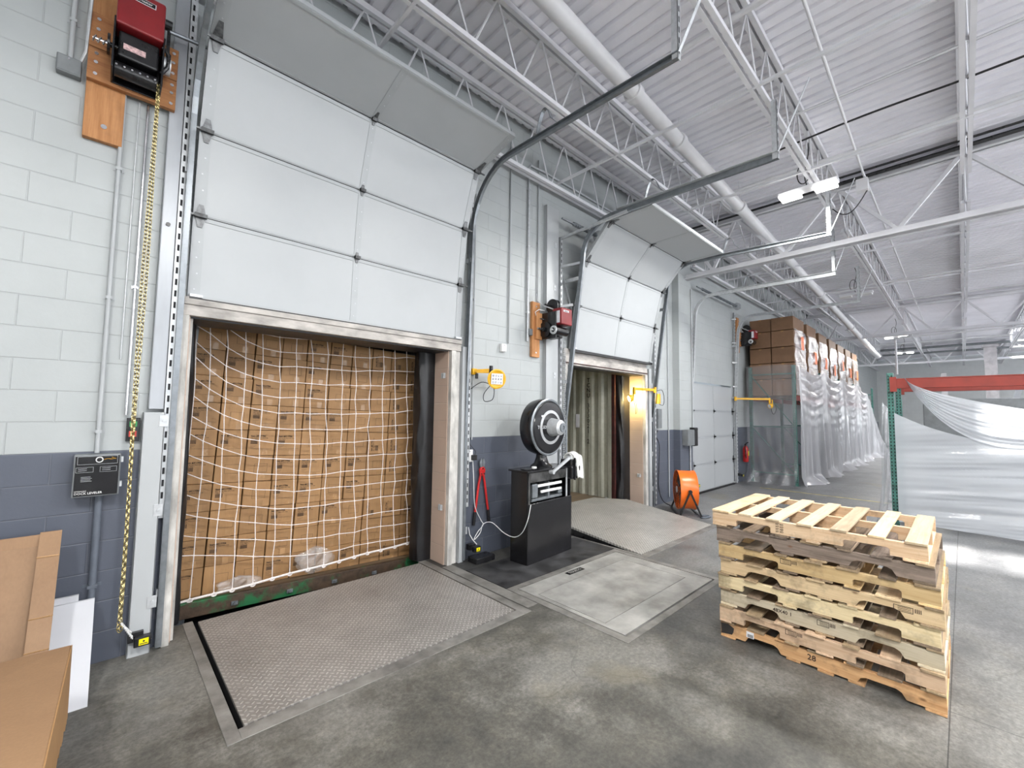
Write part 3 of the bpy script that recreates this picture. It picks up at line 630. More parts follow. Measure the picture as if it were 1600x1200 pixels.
b = MB(); b.box(4.79, 4.85, W - .05, W + .02, 0, 2.38); trim('trim_34', b, M['white_wood'], bevel=.004)
b = MB(); b.box(7.05, 7.13, W - .05, W + .02, 0, 2.38); trim('trim_35', b, M['white_wood'], bevel=.004)
# guards
def guard(x0, x1, y0, z0, z1, lab):
    t = thing('door_guard', lab, 'guard post', ((x0 + x1) / 2, W, z0)); b = MB(); b.box(x0, x1, y0, y0 + .01, z0, z1); b.box(x0, x0 + .01, y0, W, z0, z1); b.box(x1 - .01, x1, y0, W, z0, z1); b.build('channel', M['door'], t, bevel=.004)
    b = MB(); z = z0 + .3
    while z < z1: b.box((x0 + x1) / 2 + .03, (x0 + x1) / 2 + .08, y0 - .004, y0, z, z + .08); b.cyl(((x0 + x1) / 2 + .055, y0 - .01, z + .04), ((x0 + x1) / 2 + .055, y0, z + .04), .009, 8); z += .62
    b.build('bolt_plate', M['galv'], t); return t
guard(.205, .325, W - .075, .0, 1.64, 'white steel guard channel at the left foot of the near dock door')
t = thing('steel_channel', 'tall grey steel channel above the white guard left of the near dock door', 'channel', (.28, W, 1.66)); b = MB(); b.box(.232, .322, W - .05, W, 1.66, 5.3); b.build('channel', M['greysteel'], t, bevel=.006); b = MB(); b.cyl((.27, W - .06, 3.0), (.27, W - .05, 3.0), .014, 10); b.build('knob', M['black'], t)
guard(2.94, 3.01, W - .06, .0, 2.42, 'white steel guard channel right of the near dock door')
guard(4.36, 4.62, W - .06, 0.0, 4.6, 'white steel guard channel left of the second dock door')
guard(7.16, 7.26, W - .06, 0.0, 2.5, 'white steel guard channel right of the second dock door')
# torsion shafts
def shaft(x0, x1, y, z, lab, drums):
    t = thing('torsion_shaft', lab, 'shaft', ((x0 + x1) / 2, y, z)); b = MB(); b.cyl((x0, y, z), (x1, y, z), .014, 10); b.build('shaft', M['track'], t)
    b = MB(); b.tube([(x0 + .25 + (x1 - x0 - .5) * i / 300, y + .028 * math.cos(i * 1.3), z + .028 * math.sin(i * 1.3)) for i in range(301)], .006, 4); b.build('coil_spring', M['track'], t)
    for dx in drums:
        b = MB(); b.lathe([(0, .015), (0, .085), (.012, .085), (.012, .06), (.06, .07), (.06, .09), (.072, .09), (.072, .015)], (dx, y, z), (1, 0, 0), 24); b.build('cable_drum', M['galv'], t, smooth=True)
    return t
shaft(9.0, 11.6, 3.80, 4.40, 'coiled torsion shaft with cable drum above the closed dock door', (11.3,))
shaft(4.55, 5.6, 3.80, 4.42, 'short torsion shaft high above the second dock door', (5.4,))

# ------------------------------------------------------------------ chain-hoist door operators
def chain_mb(strands, link=.027, r=.0032):
    b = MB()
    for pts in strands:
        pts = [Vector(p) for p in pts]; L = [0]
        for i in range(1, len(pts)): L.append(L[-1] + (pts[i] - pts[i - 1]).length)
        s = 0; k = 0
        while s < L[-1]:
            i = max(j for j in range(len(L)) if L[j] <= s + 1e-9); i = min(i, len(pts) - 2)
            u = (s - L[i]) / (L[i + 1] - L[i]); p = pts[i].lerp(pts[i + 1], u); d = (pts[i + 1] - pts[i]).normalized()
            a = d.cross(Vector((0, 1, 0))).normalized(); c = d.cross(a)
            sd = (a + c).normalized() if k % 2 else (a - c).normalized()
            ring = [p + d * math.cos(t) * link * .62 + sd * math.sin(t) * link * .36 for t in [2 * PI * j / 8 for j in range(8)]]
            b.tube(ring, r, 4, closed=True); s += link * .98; k += 1
    return b
t = thing('mounting_board', 'varnished pine board assembly bolted high on the wall behind the near opener', 'board', (-.1, W - .02, 3.46))
b = MB(); b.box(-.20, -.005, W - .045, W - .002, 3.46, 4.50); b.build('upright_board', M['pine'], t, bevel=.004)
b = MB(); b.box(-.20, .262, W - .088, W - .046, 3.84, 4.06); b.build('cross_board', M['pineh'], t, bevel=.004)
b = MB(); b.box(-.20, .262, W - .088, W - .046, 4.063, 4.30); b.build('cross_board', M['pineh'], t, bevel=.004)
b = MB()
for bx_ in (-.16, .235):
    for bz in (3.88, 3.96, 4.02, 4.11, 4.19, 4.26): b.cyl((bx_, W - .094, bz), (bx_, W - .088, bz), .011, 8)
b.cyl((-.1, W - .05, 3.56), (-.1, W - .045, 3.56), .016, 10); b.build('bolts', M['shiny'], t)
def operator(ox, oz, yb, lab, flip=1, red_above=True, s=1.0):
    t = thing('door_opener', lab, 'door opener', (ox, yb, oz), local=True)
    def B(x0, x1, y0, y1, z0, z1, nm, m, bev=.004, par=None):
        xa, xb = sorted((x0 * flip * s, x1 * flip * s)); mb = MB(); mb.box(xa, xb, -y1 * s, -y0 * s, z0 * s, z1 * s); return mb.build(nm, M[m], par or t, bevel=bev)
    B(0, .30, .0, .012, 0, .42, 'back_plate', 'blackm')
    B(0.0, .012, .0, .24, 0, .40, 'side_plate', 'blackm'); B(.288, .30, .0, .24, 0, .40, 'side_plate', 'blackm')
    B(.03, .27, .012, .20, .13, .33, 'gearbox', 'black', .012)
    m = B(.06, .19, .201, .204, .19, .235, 'warning_label', 'pinklab', 0)
    mb = MB(); mb.cyl((.02 * flip * s, -.12 * s, .06 * s), (.27 * flip * s, -.12 * s, .06 * s), .055 * s, 20); mb.build('motor', M['black'], t, smooth=True)
    mb = MB(); mb.cyl((-.03 * flip * s, -.10 * s, .24 * s), (-.015 * flip * s, -.10 * s, .24 * s), .075 * s, 24); mb.cyl((-.015 * flip * s, -.10 * s, .24 * s), (.06 * flip * s, -.10 * s, .24 * s), .02 * s, 12); mb.build('chain_wheel', M['blackm'], t, smooth=True)
    mb = MB(); mb.tube([(-(.03 + .012 * i * .6) * flip * s, (-.10 + .022 * math.cos(i * 1.6)) * s, (.24 + .022 * math.sin(i * 1.6)) * s) for i in range(12)], .005 * s, 5); mb.cyl((-.11 * flip * s, -.10 * s, .24 * s), (-.02 * flip * s, -.10 * s, .24 * s), .01 * s, 10); mb.build('clutch_spring', M['shiny'], t)
    mb = MB(); mb.lathe([(0, .004), (0, .06), (.05, .055), (.05, .004)], (.29 * flip * s, -.13 * s, .24 * s), (flip, 0, 0), 20); o = mb.build('end_cap', M['galv'], t, smooth=True)
    r_ = B(.01, .29, .06, .26, .345, .66, 'electrical_cover', 'red', .012)
    mb = MB(); xa, xb = sorted((.07 * flip * s, .23 * flip * s)); mb.box(xa, xb, -.2625 * s, -.26 * s, .575 * s, .615 * s); pl = mb.build('name_plate', M['whitelab'], r_)
    mb = MB(); mb.box(xa + .004, xb - .004, -.264 * s, -.2625 * s, .579 * s, .611 * s); mb.build('plate_field', M['blackm'], pl)
    mb = MB(); add_text(mb, 'LiftMaster', .028 * s, ((xa + xb) / 2, -.265 * s, .587 * s), (1, 0, 0), (0, 0, 1), 'CENTER'); mb.build('lettering', M['white_ink'], pl)
    mb = MB(); mb.tube([(.29 * flip * s, -.2 * s, .34 * s), (.33 * flip * s, -.2 * s, .30 * s), (.325 * flip * s, -.19 * s, .2 * s), (.29 * flip * s, -.17 * s, .14 * s)], .014 * s, 8); mb.build('motor_cable', M['black'], t, smooth=True)
    mb = MB()
    for i in range(6): mb.cyl(((.03 + .045 * i) * flip * s, -.203 * s, .05 * s), ((.03 + .045 * i) * flip * s, -.20 * s, .05 * s), .007 * s, 6)
    mb.build('bolts', M['shiny'], t)
    return t
op = operator(-.085, 3.86, W - .09, 'dark red and black door opener beside the near dock door, at the top left', s=.86)
t = thing('drive_chain', 'black roller chain rising to the near door shaft', 'chain', (.2, W - .15, 4.05)); b = MB(); b.bar((.195, W - .16, 4.03), (.195, W - .16, 4.40), .02, .012, (0, 1, 0)); b.build('roller_chain', M['black'], t)
b = MB(); b.cyl((.17, W - .16, 4.40), (.21, W - .16, 4.40), .035, 12); b.build('sprocket', M['black'], t); b = MB(); b.cyl((.2, W - .16, 4.36), (2.95, W - .16, 4.62), .014, 8); b.build('shaft', M['track'], t)
# hand chain: two strands and a bottom loop
zz = [3.92 - .1 * i for i in range(37)]
s1 = [(.150 - .0 * (3.92 - z) + .006 * math.sin(z * 2), 3.79, z) for z in zz if z > .27]; s2 = [(.166 - .009 * (3.92 - z) / 3.6 + .004 * math.sin(z * 3), 3.80, z) for z in zz if z > .27]
loop = [s1[-1], (.150, 3.79, .25), (.157, 3.79, .235), (.165, 3.79, .25), s2[-1]]
chain_mb([s1, s2, loop]).build('hand_chain', M['brass'], None, label='long brass hand chain hanging from the near opener', cat='chain', smooth=True)
b = MB(); b.tube([(.16, 3.80, .29), (.19, 3.82, .24), (.22, 3.84, .19)], .004, 5); b.tube([(.155 + .07 * i / 60, 3.80 + .012 * math.cos(i), .30 - .13 * i / 60 + .012 * math.sin(i)) for i in range(61)], .003, 4)
b.build('coiled_cord', M['whitep'], None, label='small grey coiled cord beside the brass chain end', cat='cord')
t = thing('chain_keeper', 'small black chain keeper with red and green print behind the brass chain', 'chain keeper', (.165, W, 1.44)); b = MB(); b.box(.125, .195, W - .03, W - .001, 1.44, 1.60); b.build('bracket', M['black'], t, bevel=.003)
b = MB(); b.box(.14, .18, W - .032, W - .03, 1.54, 1.575); b.build('green_print', mat('green_print', (.05, .3, .1)), t); b = MB(); b.box(.14, .18, W - .032, W - .03, 1.47, 1.51); b.build('red_print', mat('red_print', (.5, .05, .04)), t)
def conduit(pts, r, m, lab, straps=()):
    t = thing('conduit', lab, 'conduit', pts[0]); b = MB(); b.tube(pts, r, 10); b.build('tube', M[m], t, smooth=True)
    for z in straps:
        b = MB(); x = pts[0][0]; b.box(x - r * 2.2, x + r * 2.2, W - .004, W - .001, z, z + .02); b.box(x - r * 1.15, x + r * 1.15, pts[0][1] - r * 1.15, W - .001, z, z + .02); b.build('strap', M[m], t)
conduit([(-.01, W - .03, 1.37), (-.012, W - .03, 4.55), (-.012, W - .03, 5.4)], .013, 'stile', 'white painted conduit rising above the leveler control box', (1.5, 2.4, 3.3))
conduit([(.015, W - .03, .02), (.015, W - .03, 1.10)], .02, 'greyconduit', 'blue grey conduit below the leveler control box', (.5,))
conduit([(-.28, W - .03, 3.94), (-.28, W - .03, 5.4)], .014, 'door', 'white conduit rising from the small grey junction box at upper left', (4.2,))
conduit([(.118, W - .02, 1.62), (.118, W - .02, 3.84)], .009, 'shiny', 'shiny thin steel conduit behind the brass chain', (2.5,))
conduit([(.07, W - .012, 2.0), (.07, W - .012, 3.84)], .004, 'galv', 'thin grey twisted cable left of the brass chain')
conduit([(3.70, W - .02, 2.55), (3.70, W - .02, 5.4)], .011, 'door', 'white conduit above the small white wall box')
conduit([(4.03, W - .025, 2.62), (4.03, W - .025, 5.0), (4.06, W - .025, 5.05), (4.35, W - .025, 5.07), (8.1, W - .025, 5.07)], .015, 'galv', 'grey conduit climbing the wall and turning along it above the second door', (3.0, 3.9, 4.7))
conduit([(4.23, W - .02, 3.0), (4.23, W - .02, 5.2)], .010, 'door', 'white conduit left of the guard channel of the second dock door', (3.3, 4.0))
conduit([(7.98, W - .02, .1), (7.98, W - .02, 4.8)], .010, 'door', 'thin white conduit on the wall left of the closed dock door', (2, 3))
conduit([(8.86 - .1, 3.82, 1.4), (8.76, 3.82, 4.3)], .012, 'door', 'white conduit above the grey electrical box', (2, 3))
conduit([(8.62, 3.82, .1), (8.62, 3.82, 1.08)], .016, 'galv', 'grey conduit below the grey electrical box')
conduit([(3.04 + .09, W - .02, 1.35), (3.13, W - .02, 4.3)], .008, 'door', 'thin white conduit right of the near door track', (2, 3))
def wallbox(x0, x1, z0, z1, d, m, lab, cat='junction box', yw=W, cover='galv'):
    t = thing('wall_box', lab, cat, ((x0 + x1) / 2, yw, z0)); b = MB(); b.box(x0, x1, yw - d, yw - .001, z0, z1); b.build('box_body', M[m], t, bevel=.006)
    b = MB(); b.box(x0 + .008, x1 - .008, yw - d - .003, yw - d, z0 + .008, z1 - .008); b.build('cover', M[m], t)
    b = MB(); b.cyl(((x0 + x1) / 2, yw - d - .006, z1 - .02), ((x0 + x1) / 2, yw - d - .003, z1 - .02), .006, 8); b.build('screw', M['shiny'], t); return t
wallbox(-.34, -.225, 3.83, 3.945, .06, 'greybox', 'small grey junction box left of the near opener')
t = thing('flex_cable', 'grey flexible cable looping from the junction box to the near opener', 'cable', (-.25, W - .03, 3.9))
b = MB(); b.tube([(-.235, W - .03, 3.94), (-.21, W - .06, 4.02), (-.205, W - .1, 4.2), (-.2, W - .12, 4.38), (-.16, W - .15, 4.44), (-.09, W - .2, 4.42)], .009, 8); b.build('cable', M['galv'], t, smooth=True)
wallbox(3.555, 3.635, 2.43, 2.53, .05, 'whitep', 'small white wall box right of the near dock door')
wallbox(4.03, 4.10, 2.70, 2.79, .06, 'greybox', 'small grey junction box left of the pine board of the second opener')
wallbox(8.30, 8.60, 1.07, 1.38, .12, 'greybox', 'large grey electrical box left of the closed dock door', 'electrical box', 3.84)
wallbox(8.64, 8.80, 1.05, 1.42, .10, 'black', 'black control box beside the grey electrical box', 'control box', 3.84)
wallbox(7.46, 7.60, 1.42, 1.78, .08, 'greybox', 'grey disconnect switch box right of the second dock door', 'switch box')
t = wallbox(3.03, 3.13, 1.10, 1.24, .05, 'whitep', 'white outlet box with a black plug on the wall above the bolt cutters', 'outlet')
b = MB(); b.box(3.10, 3.16, W - .09, W - .05, 1.12, 1.18); b.build('plug', M['black'], t, bevel=.004)
# leveler control box
t = thing('control_box', 'black dock leveler control panel with a round white button ring on the left wall', 'control panel', (0, W, 1.095))
X0, X1, Z0, Z1 = -.112, .108, 1.10, 1.365; yf = W - .12
b = MB(); b.box(X0, X1, yf, W - .001, Z0, Z1); b.build('enclosure', M['greybox'], t, bevel=.006)
b = MB(); b.box(X0 + .008, X1 - .008, yf - .003, yf, Z0 + .008, Z1 - .008); fc = b.build('face', M['blackm'], t)
b = MB(); b.lathe([(0, .013), (0, .019), (.008, .018), (.008, .013)], (.005, yf - .003, 1.333), (0, -1, 0), 24); b.build('button_ring', M['white_ink'], fc, smooth=True)
b = MB(); b.cyl((.005, yf - .003, 1.333), (.005, yf - .009, 1.333), .012, 16); b.build('button', M['black'], fc)
b = MB()
def rect(mb, xa, xb, za, zb, y, w=.0012):
    for q in ((xa, xb, za, za + w), (xa, xb, zb - w, zb), (xa, xa + w, za, zb), (xb - w, xb, za, zb)): mb.box(q[0], q[1], y - .0008, y, q[2], q[3])
rect(b, -.095, .092, 1.305, 1.355, yf - .003); rect(b, -.1, -.02, 1.255, 1.288, yf - .003); rect(b, .01, .09, 1.255, 1.288, yf - .003)
for i in range(4): b.box(-.075, -.03 + .006 * (i % 2), yf - .0038, yf - .003, 1.225 - i * .009, 1.227 - i * .009)
for i in range(2): b.box(-.09, -.05, yf - .0038, yf - .003, 1.277 - i * .011, 1.279 - i * .011); b.box(.02, .06, yf - .0038, yf - .003, 1.277 - i * .011, 1.279 - i * .011)
b.build('panel_lines', M['galv'], fc)
b = MB(); add_text(b, 'DOCK LEVELER', .0185, (-.1, yf - .0042, 1.118), (1, 0, 0), (0, 0, 1)); add_text(b, 'HYDRAULIC', .010, (-.1, yf - .0042, 1.135), (1, 0, 0), (0, 0, 1)); b.build('lettering', M['white_ink'], fc)
b = MB(); b.tube([(.025, yf - .005, 1.332), (.045, yf - .005, 1.338), (.06, yf - .005, 1.334), (.085, yf - .005, 1.336), (.062, yf - .005, 1.346)], .0012, 4); b.build('scribble', M['yellow'], fc)
for z in (1.15, 1.31):
    b = MB(); b.box(X1, X1 + .012, yf + .01, yf + .03, z, z + .035); b.build('latch', M['galv'], t)
# door safety sensors near the floor
def sensor(x, z, y, lab, dirx=1):
    t = thing('door_sensor', lab, 'sensor', (x, y + .05, z - .04)); b = MB(); b.box(x, x + dirx * .09 if dirx > 0 else x, y, y + .05, z - .03, z + .03)if dirx > 0 else b.box(x - .09, x, y, y + .05, z - .03, z + .03); b.build('sensor_body', M['black'], t, bevel=.004)
    b = MB(); xa = x + .025 if dirx > 0 else x - .06
    b.box(xa, xa + .05, y - .002, y, z - .02, z + .02); l = b.build('yellow_label', M['yellowb'], t); b = MB(); b.box(xa + .005, xa + .045, y - .003, y - .002, z - .013, z - .008); b.cyl((xa + .025, y - .003, z + .004), (xa + .025, y - .002, z + .004), .006, 8); b.build('print', M['ink'], l)
    b = MB(); b.box(x - .03, x + .05, y + .05, W - .06, z - .01, z + .05); b.build('bracket', M['black'], t); return t
sensor(.235, .12, 3.82, 'black sensor with yellow label at the foot of the near door left jamb')
sensor(3.08, .14, 3.80, 'black sensor with yellow label at the foot of the near door right jamb')
sensor(8.93, .22, 3.80, 'small black sensor at the foot of the closed door left jamb'); sensor(11.5, .2, 3.80, 'small black sensor at the foot of the closed door right jamb')
t = thing('cord_spring', 'white curled cord above the black floor box', 'cord', (3.12, W - .03, .2)); b = MB(); b.tube([(3.1, W - .03, .36), (3.11, W - .04, .28), (3.14, W - .06, .22), (3.17, W - .1, .17)], .005, 6); b.build('cord', M['whitep'], t, smooth=True)
b = MB(); b.box(3.06, 3.33, 3.74, 3.90, 0, .06); b.build('floor_box', M['black'], None, label='low black box on the floor under the right-hand sensor', cat='box', bevel=.008)

# ------------------------------------------------------------------ second and third openers
for (bx0, z0, z1, oz, lab, nm) in ((4.10, 2.42, 3.17, 2.66, 'dark red and black door opener left of the second dock door', 'second'), (11.72, 3.3, 4.2, 3.46, 'dark red and black door opener beside the closed dock door', 'third')):
    t = thing('mounting_board', 'varnished pine board behind the %s door opener' % nm, 'board', (bx0 + .05, W, z0)); b = MB(); b.box(bx0, bx0 + .15, W - .045, W - .002, z0, z1); b.build('upright_board', M['pine'], t, bevel=.004)
    b = MB(); b.box(bx0 + .04, bx0 + .18, W - .085, W - .046, oz, oz + .36); b.build('cross_board', M['pine'], t, bevel=.004)
    b = MB(); b.cyl((bx0 + .075, W - .05, z0 + .06), (bx0 + .075, W - .045, z0 + .06), .012, 8); b.cyl((bx0 + .075, W - .05, z1 - .06), (bx0 + .075, W - .045, z1 - .06), .012, 8); b.build('bolts', M['shiny'], t)
    t = thing('door_opener', lab, 'door opener', (bx0 + .15, W - .05, oz), local=True)
    def B2(x0, x1, y0, y1, z0, z1, nm_, m, bev=.005):
        mb = MB(); mb.box(x0, x1, -y1, -y0, z0, z1); return mb.build(nm_, M[m], t, bevel=bev)
    B2(0, .02, 0, .28, 0, .36, 'side_plate', 'blackm'); B2(.02, .24, 0, .20, .03, .33, 'gearbox', 'black', .01)
    mb = MB(); mb.lathe([(0, .01), (0, .105), (.02, .105), (.02, .03), (.05, .03), (.05, .0)], (-.004, -.10, .13), (-1, 0, 0), 30); mb.build('chain_wheel', M['blackm'], t, smooth=True)
    mb = MB(); mb.cyl((-.10, -.05, .14), (-.0, -.05, .14), .016, 12); mb.cyl((-.06, -.05, .28), (0, -.05, .28), .01, 12); mb.build('shaft_end', M['shiny'], t, smooth=True)
    mb = MB(); mb.cyl((-.03, -.27, .10), (.22, -.27, .10), .058, 22); mb.build('motor', M['blackm'], t, smooth=True)
    mb = MB(); mb.lathe([(-.03, .058), (-.045, .055), (-.045, .03), (-.03, .03), (-.03, .012), (-.08, .012), (-.08, 0)], (0, -.27, .10), (1, 0, 0), 22); mb.build('motor_end_bell', M['galv'], t, smooth=True)
    r_ = B2(.02, .24, .20, .36, .18, .40, 'electrical_cover', 'red', .01)
    mb = MB(); mb.box(.06, .17, -.3625, -.36, .345, .37); pl = mb.build('name_plate', M['whitelab'], r_); mb = MB(); add_text(mb, 'LiftMaster', .02, (.115, -.3635, .351), (1, 0, 0), (0, 0, 1), 'CENTER'); mb.build('lettering', M['ink'], pl)
    mb = MB(); mb.box(.015, .0195, -.33, -.22, .2, .36); mb.build('side_label', M['whitelab'], r_)
    mb = MB(); mb.lathe([(0, .01), (0, .10), (.03, .10), (.03, .075), (.05, .075), (.05, .10), (.07, .10), (.07, .01)], (.09, -.13, .46), (1, 0, 0), 26); mb.cyl((-.05, -.13, .46), (.3, -.13, .46), .012, 8); mb.build('reduction_sprocket', M['black'], t, smooth=True)
    mb = MB(); mb.tube([(.05, -.24, .38), (-.05, -.12, .44), (-.10, -.03, .52), (-.09, -.01, .62)], .008, 6); mb.build('power_cable', M['galv'], t, smooth=True)
    mb = MB(); mb.tube([(-.1, -.02, .3), (-.13, -.03, .36), (-.08, -.05, .4), (.0, -.08, .39)], .005, 6); mb.build('thin_cable', M['whitep'], t, smooth=True)
pts = [(4.60, 3.80, 2.66 - .1 * i) for i in range(24)]
chain_mb([[p for p in pts], [(p[0] + .03, p[1], p[2]) for p in pts]], .03, .003).build('hand_chain', M['galv'], None, label='grey hand chain hanging from the second opener', cat='chain')

# ------------------------------------------------------------------ pit levelers and scale
t = thing('dock_leveler', 'lowered tread plate dock leveler in front of the cartons', 'dock leveler', (1.63, 3.4, 0))
b = MB(); b.box(.635, 2.62, 2.69, 4.20, -.012, .004); b.build('deck_plate', M['tread'], t, bevel=.002)
b = MB(); b.box(.635, .639, 2.69, 4.2, -.3, -.012); b.box(.635, 2.62, 4.19, 4.2, -.3, -.012); b.build('side_skirt', M['dark'], t)
for (q, nm) in (((.54, .605, 2.58, 4.24), 'frame_angle'), ((2.635, 2.72, 2.58, 4.24), 'frame_angle'), ((.605, 2.635, 2.58, 2.675), 'hinge_frame')):
    b = MB(); b.box(q[0], q[1], q[2], q[3], -.03, .004); b.build(nm, M['frame'], t, bevel=.002)
b = MB(); b.box(2.735, 2.86, 2.64, W - .05, 0, .004); b.build('wear_strip', M['frame'], None, label='grey steel strip on the floor between leveler and scale pit', cat='floor plate')
t = thing('dock_leveler', 'raised tread plate dock leveler sloping up into the container', 'dock leveler', (5.8, 3.4, 0)); zt = .165
b = MB(); n = 10
b.add([(4.76, 2.72, .004), (6.84, 2.72, .004), (6.84, 4.20, zt), (4.76, 4.20, zt), (4.76, 2.72, -.02), (6.84, 2.72, -.02), (6.84, 4.20, zt - .03), (4.76, 4.20, zt - .03)], [(0, 1, 2, 3), (4, 7, 6, 5), (0, 4, 5, 1), (1, 5, 6, 2), (2, 6, 7, 3), (3, 7, 4, 0)]); b.build('deck_plate', M['tread2'], t, bevel=.002)
b = MB(); b.add([(4.80, 4.20, zt), (6.80, 4.20, zt), (6.45, 4.62, zt + .012), (4.80, 4.62, zt + .012), (4.80, 4.20, zt - .02), (6.80, 4.20, zt - .02), (6.45, 4.62, zt - .005), (4.80, 4.62, zt - .005)], [(0, 1, 2, 3), (4, 7, 6, 5), (0, 4, 5, 1), (1, 5, 6, 2), (2, 6, 7, 3), (3, 7, 4, 0)]); b.build('lip_plate', M['tread2'], t)
b = MB(); b.add([(4.775, 2.76, -.02), (4.775, 4.19, zt - .03), (4.775, 4.19, -.35), (4.775, 2.76, -.35), (6.82, 2.76, -.02), (6.82, 4.19, zt - .03), (6.82, 4.19, -.35), (6.82, 2.76, -.35)], [(0, 1, 2, 3), (4, 7, 6, 5), (1, 5, 6, 2)]); b.build('side_skirt', M['black'], t)
for (q, nm) in (((4.70, 4.745, 2.62, 4.24), 'frame_angle'), ((6.855, 6.93, 2.62, 4.24), 'frame_angle'), ((4.745, 6.855, 2.62, 2.71), 'hinge_frame')):
    b = MB(); b.box(q[0], q[1], q[2], q[3], -.03, .004); b.build(nm, M['frame'], t, bevel=.002)
t = thing('floor_scale', 'flush steel floor scale platform with an inner rectangle groove', 'floor scale', (3.78, 2.4, 0))
b = MB(); b.box(2.955, 3.00, 1.83, 2.97, -.02, .004); b.box(4.435, 4.60, 1.83, 2.97, -.02, .004); b.box(3.0, 4.435, 1.83, 2.035, -.02, .004); b.box(3.0, 4.435, 2.77, 2.97, -.02, .004); b.build('platform_rim', M['scalepl'], t)
b = MB(); b.box(3.006, 4.429, 2.041, 2.764, -.02, .004); b.build('platform_plate', M['scalepl'], t)
b = MB(); b.box(2.87, 2.945, 1.75, 3.05, -.02, .003); b.box(4.615, 4.69, 1.75, 3.05, -.02, .003); b.box(2.945, 4.615, 1.75, 1.812, -.02, .003); b.box(2.945, 4.615, 2.985, 3.05, -.02, .003); b.build('pit_frame', M['frame'], t)
b = MB(); b.box(3.59, 3.85, 2.87, 2.935, .004, .0075); np_ = b.build('name_plate', M['blackm'], t, bevel=.002); b = MB(); add_text(b, 'TOLEDO', .05, (3.72, 2.885, .0085), (1, 0, 0), (0, 1, 0), 'CENTER'); b.build('lettering', M['scalepl'], np_)
b = MB(); b.box(2.87, 4.70, 3.06, 3.68, 0, .006); b.build('rubber_mat', M['mat'], None, label='worn black rubber mat under the black scale cabinet', cat='mat')

# ------------------------------------------------------------------ dial scale cabinet
sc = thing('scale_cabinet', 'tall black dial scale with a round drum head on an open-topped cabinet', 'scale', (3.85, 3.50, .006), rot=(0, 0, math.radians(4)))
def SB(x0, x1, y0, y1, z0, z1, nm, m, bev=.004, par=sc):
    mb = MB(); mb.box(x0, x1, y0, y1, z0, z1); return mb.build(nm, M[m], par, bevel=bev)
# local: x -0.42..0.42, y -0.12 (front)..0.12, height 1.02
SB(-.42, -.405, -.12, .12, 0, 1.00, 'side_panel', 'blackm'); SB(.405, .42, -.12, .12, 0, 1.0, 'side_panel', 'blackm')
SB(-.405, .405, .108, .12, 0, 1.0, 'back_panel', 'black'); fp = SB(-.42, .42, -.135, -.12, 0, .655, 'front_panel', 'blackm', .006)
SB(-.44, .44, -.15, .15, 1.0, 1.022, 'top_plate', 'blackm', .006)
SB(-.405, -.375, -.13, -.118, .655, 1.0, 'opening_frame', 'wornblack'); SB(.31, .335, -.13, -.118, .655, 1.0, 'opening_frame', 'galv'); SB(-.375, .31, -.13, -.118, .885, .99, 'top_rail', 'wornblack')
SB(-.30, .30, .09, .1, .66, .88, 'inner_back', 'dark')
SB(-.20, .26, -.10, -.08, .815, .845, 'beam_bar', 'whitep', .003); SB(-.14, .26, -.10, -.08, .745, .772, 'beam_bar', 'whitep', .003)
SB(-.30, -.20, -.10, -.02, .70, .86, 'poise_block', 'track', .01); SB(.0, .03, -.09, .05, .66, .86, 'support_post', 'track'); SB(.2, .28, -.09, .02, .70, .74, 'support_post', 'track'); SB(-.3, .28, -.09, .06, .66, .69, 'base_casting', 'track')
mb = MB(); mb.lathe([(0, .13), (.02, .13), (.05, .09), (.12, .065), (.17, .06), (.22, .08)], (-.02, 0, 1.022), (0, 0, 1), 30); mb.build('pedestal', M['blackm'], sc, smooth=True)
mb = MB(); mb.lathe([(.09, .0), (.09, .28), (.07, .32), (.0, .335), (-.07, .335), (-.10, .328), (-.115, .31), (-.118, .295), (-.125, .29), (-.135, .21), (-.142, .09), (-.142, .0)], (-.02, 0, 1.50), (0, 1, 0), 56); dr = mb.build('dial_drum', M['blackm'], sc, smooth=True)
mb = MB(); mb.lathe([(-.138, .200), (-.1405, .200), (-.143, .165), (-.140, .165)], (-.02, 0, 1.50), (0, 1, 0), 48); mb.build('silver_ring', M['silver_ink'], dr, smooth=True)
mb = MB(); mb.lathe([(-.10, .332), (-.112, .336), (-.12, .322), (-.118, .31)], (-.02, 0, 1.50), (0, 1, 0), 56); mb.build('rim', M['track'], dr, smooth=True)
mb = MB(); mb.lathe([(-.13, .11), (-.20, .098), (-.27, .088), (-.285, .07), (-.29, .06), (-.29, .0)], (.0, 0, 1.50), (0, 1, 0), 32); hb = mb.build('viewer_hood', M['galv'], dr, smooth=True)
mb = MB(); mb.lathe([(-.286, .052), (-.305, .052), (-.305, .024), (-.295, .024), (-.295, 0)], (0, 0, 1.50), (0, 1, 0), 24); mb.build('eyepiece', M['track'], hb, smooth=True)
mb = MB(); add_text(mb, 'TOLEDO', .052, (-.275, -.147, 1.485), (1, 0, 0), (0, 0, 1)); mb.build('lettering', M['silver_ink'], dr)
mb = MB(); mb.box(-.20, -.14, -.142, -.139, 1.62, 1.64); mb.build('white_sticker', M['whitelab'], dr)
mb = MB(); mb.bar((-.02, -.17, .98), (.30, -.19, 1.13), .025, .03); mb.cyl((-.02, -.19, .98), (-.02, -.13, .98), .024, 14); mb.cyl((.30, -.21, 1.13), (.30, -.15, 1.13), .02, 12); mb.build('lever_arm', M['galv'], sc, smooth=True)
SB(.33, .56, -.20, -.02, .86, 1.02, 'printer_box', 'blackm', .02); SB(.38, .395, -.215, -.19, .85, 1.12, 'bracket', 'black'); SB(.33, .45, -.19, -.02, 1.0, 1.10, 'printer_head', 'black', .015)
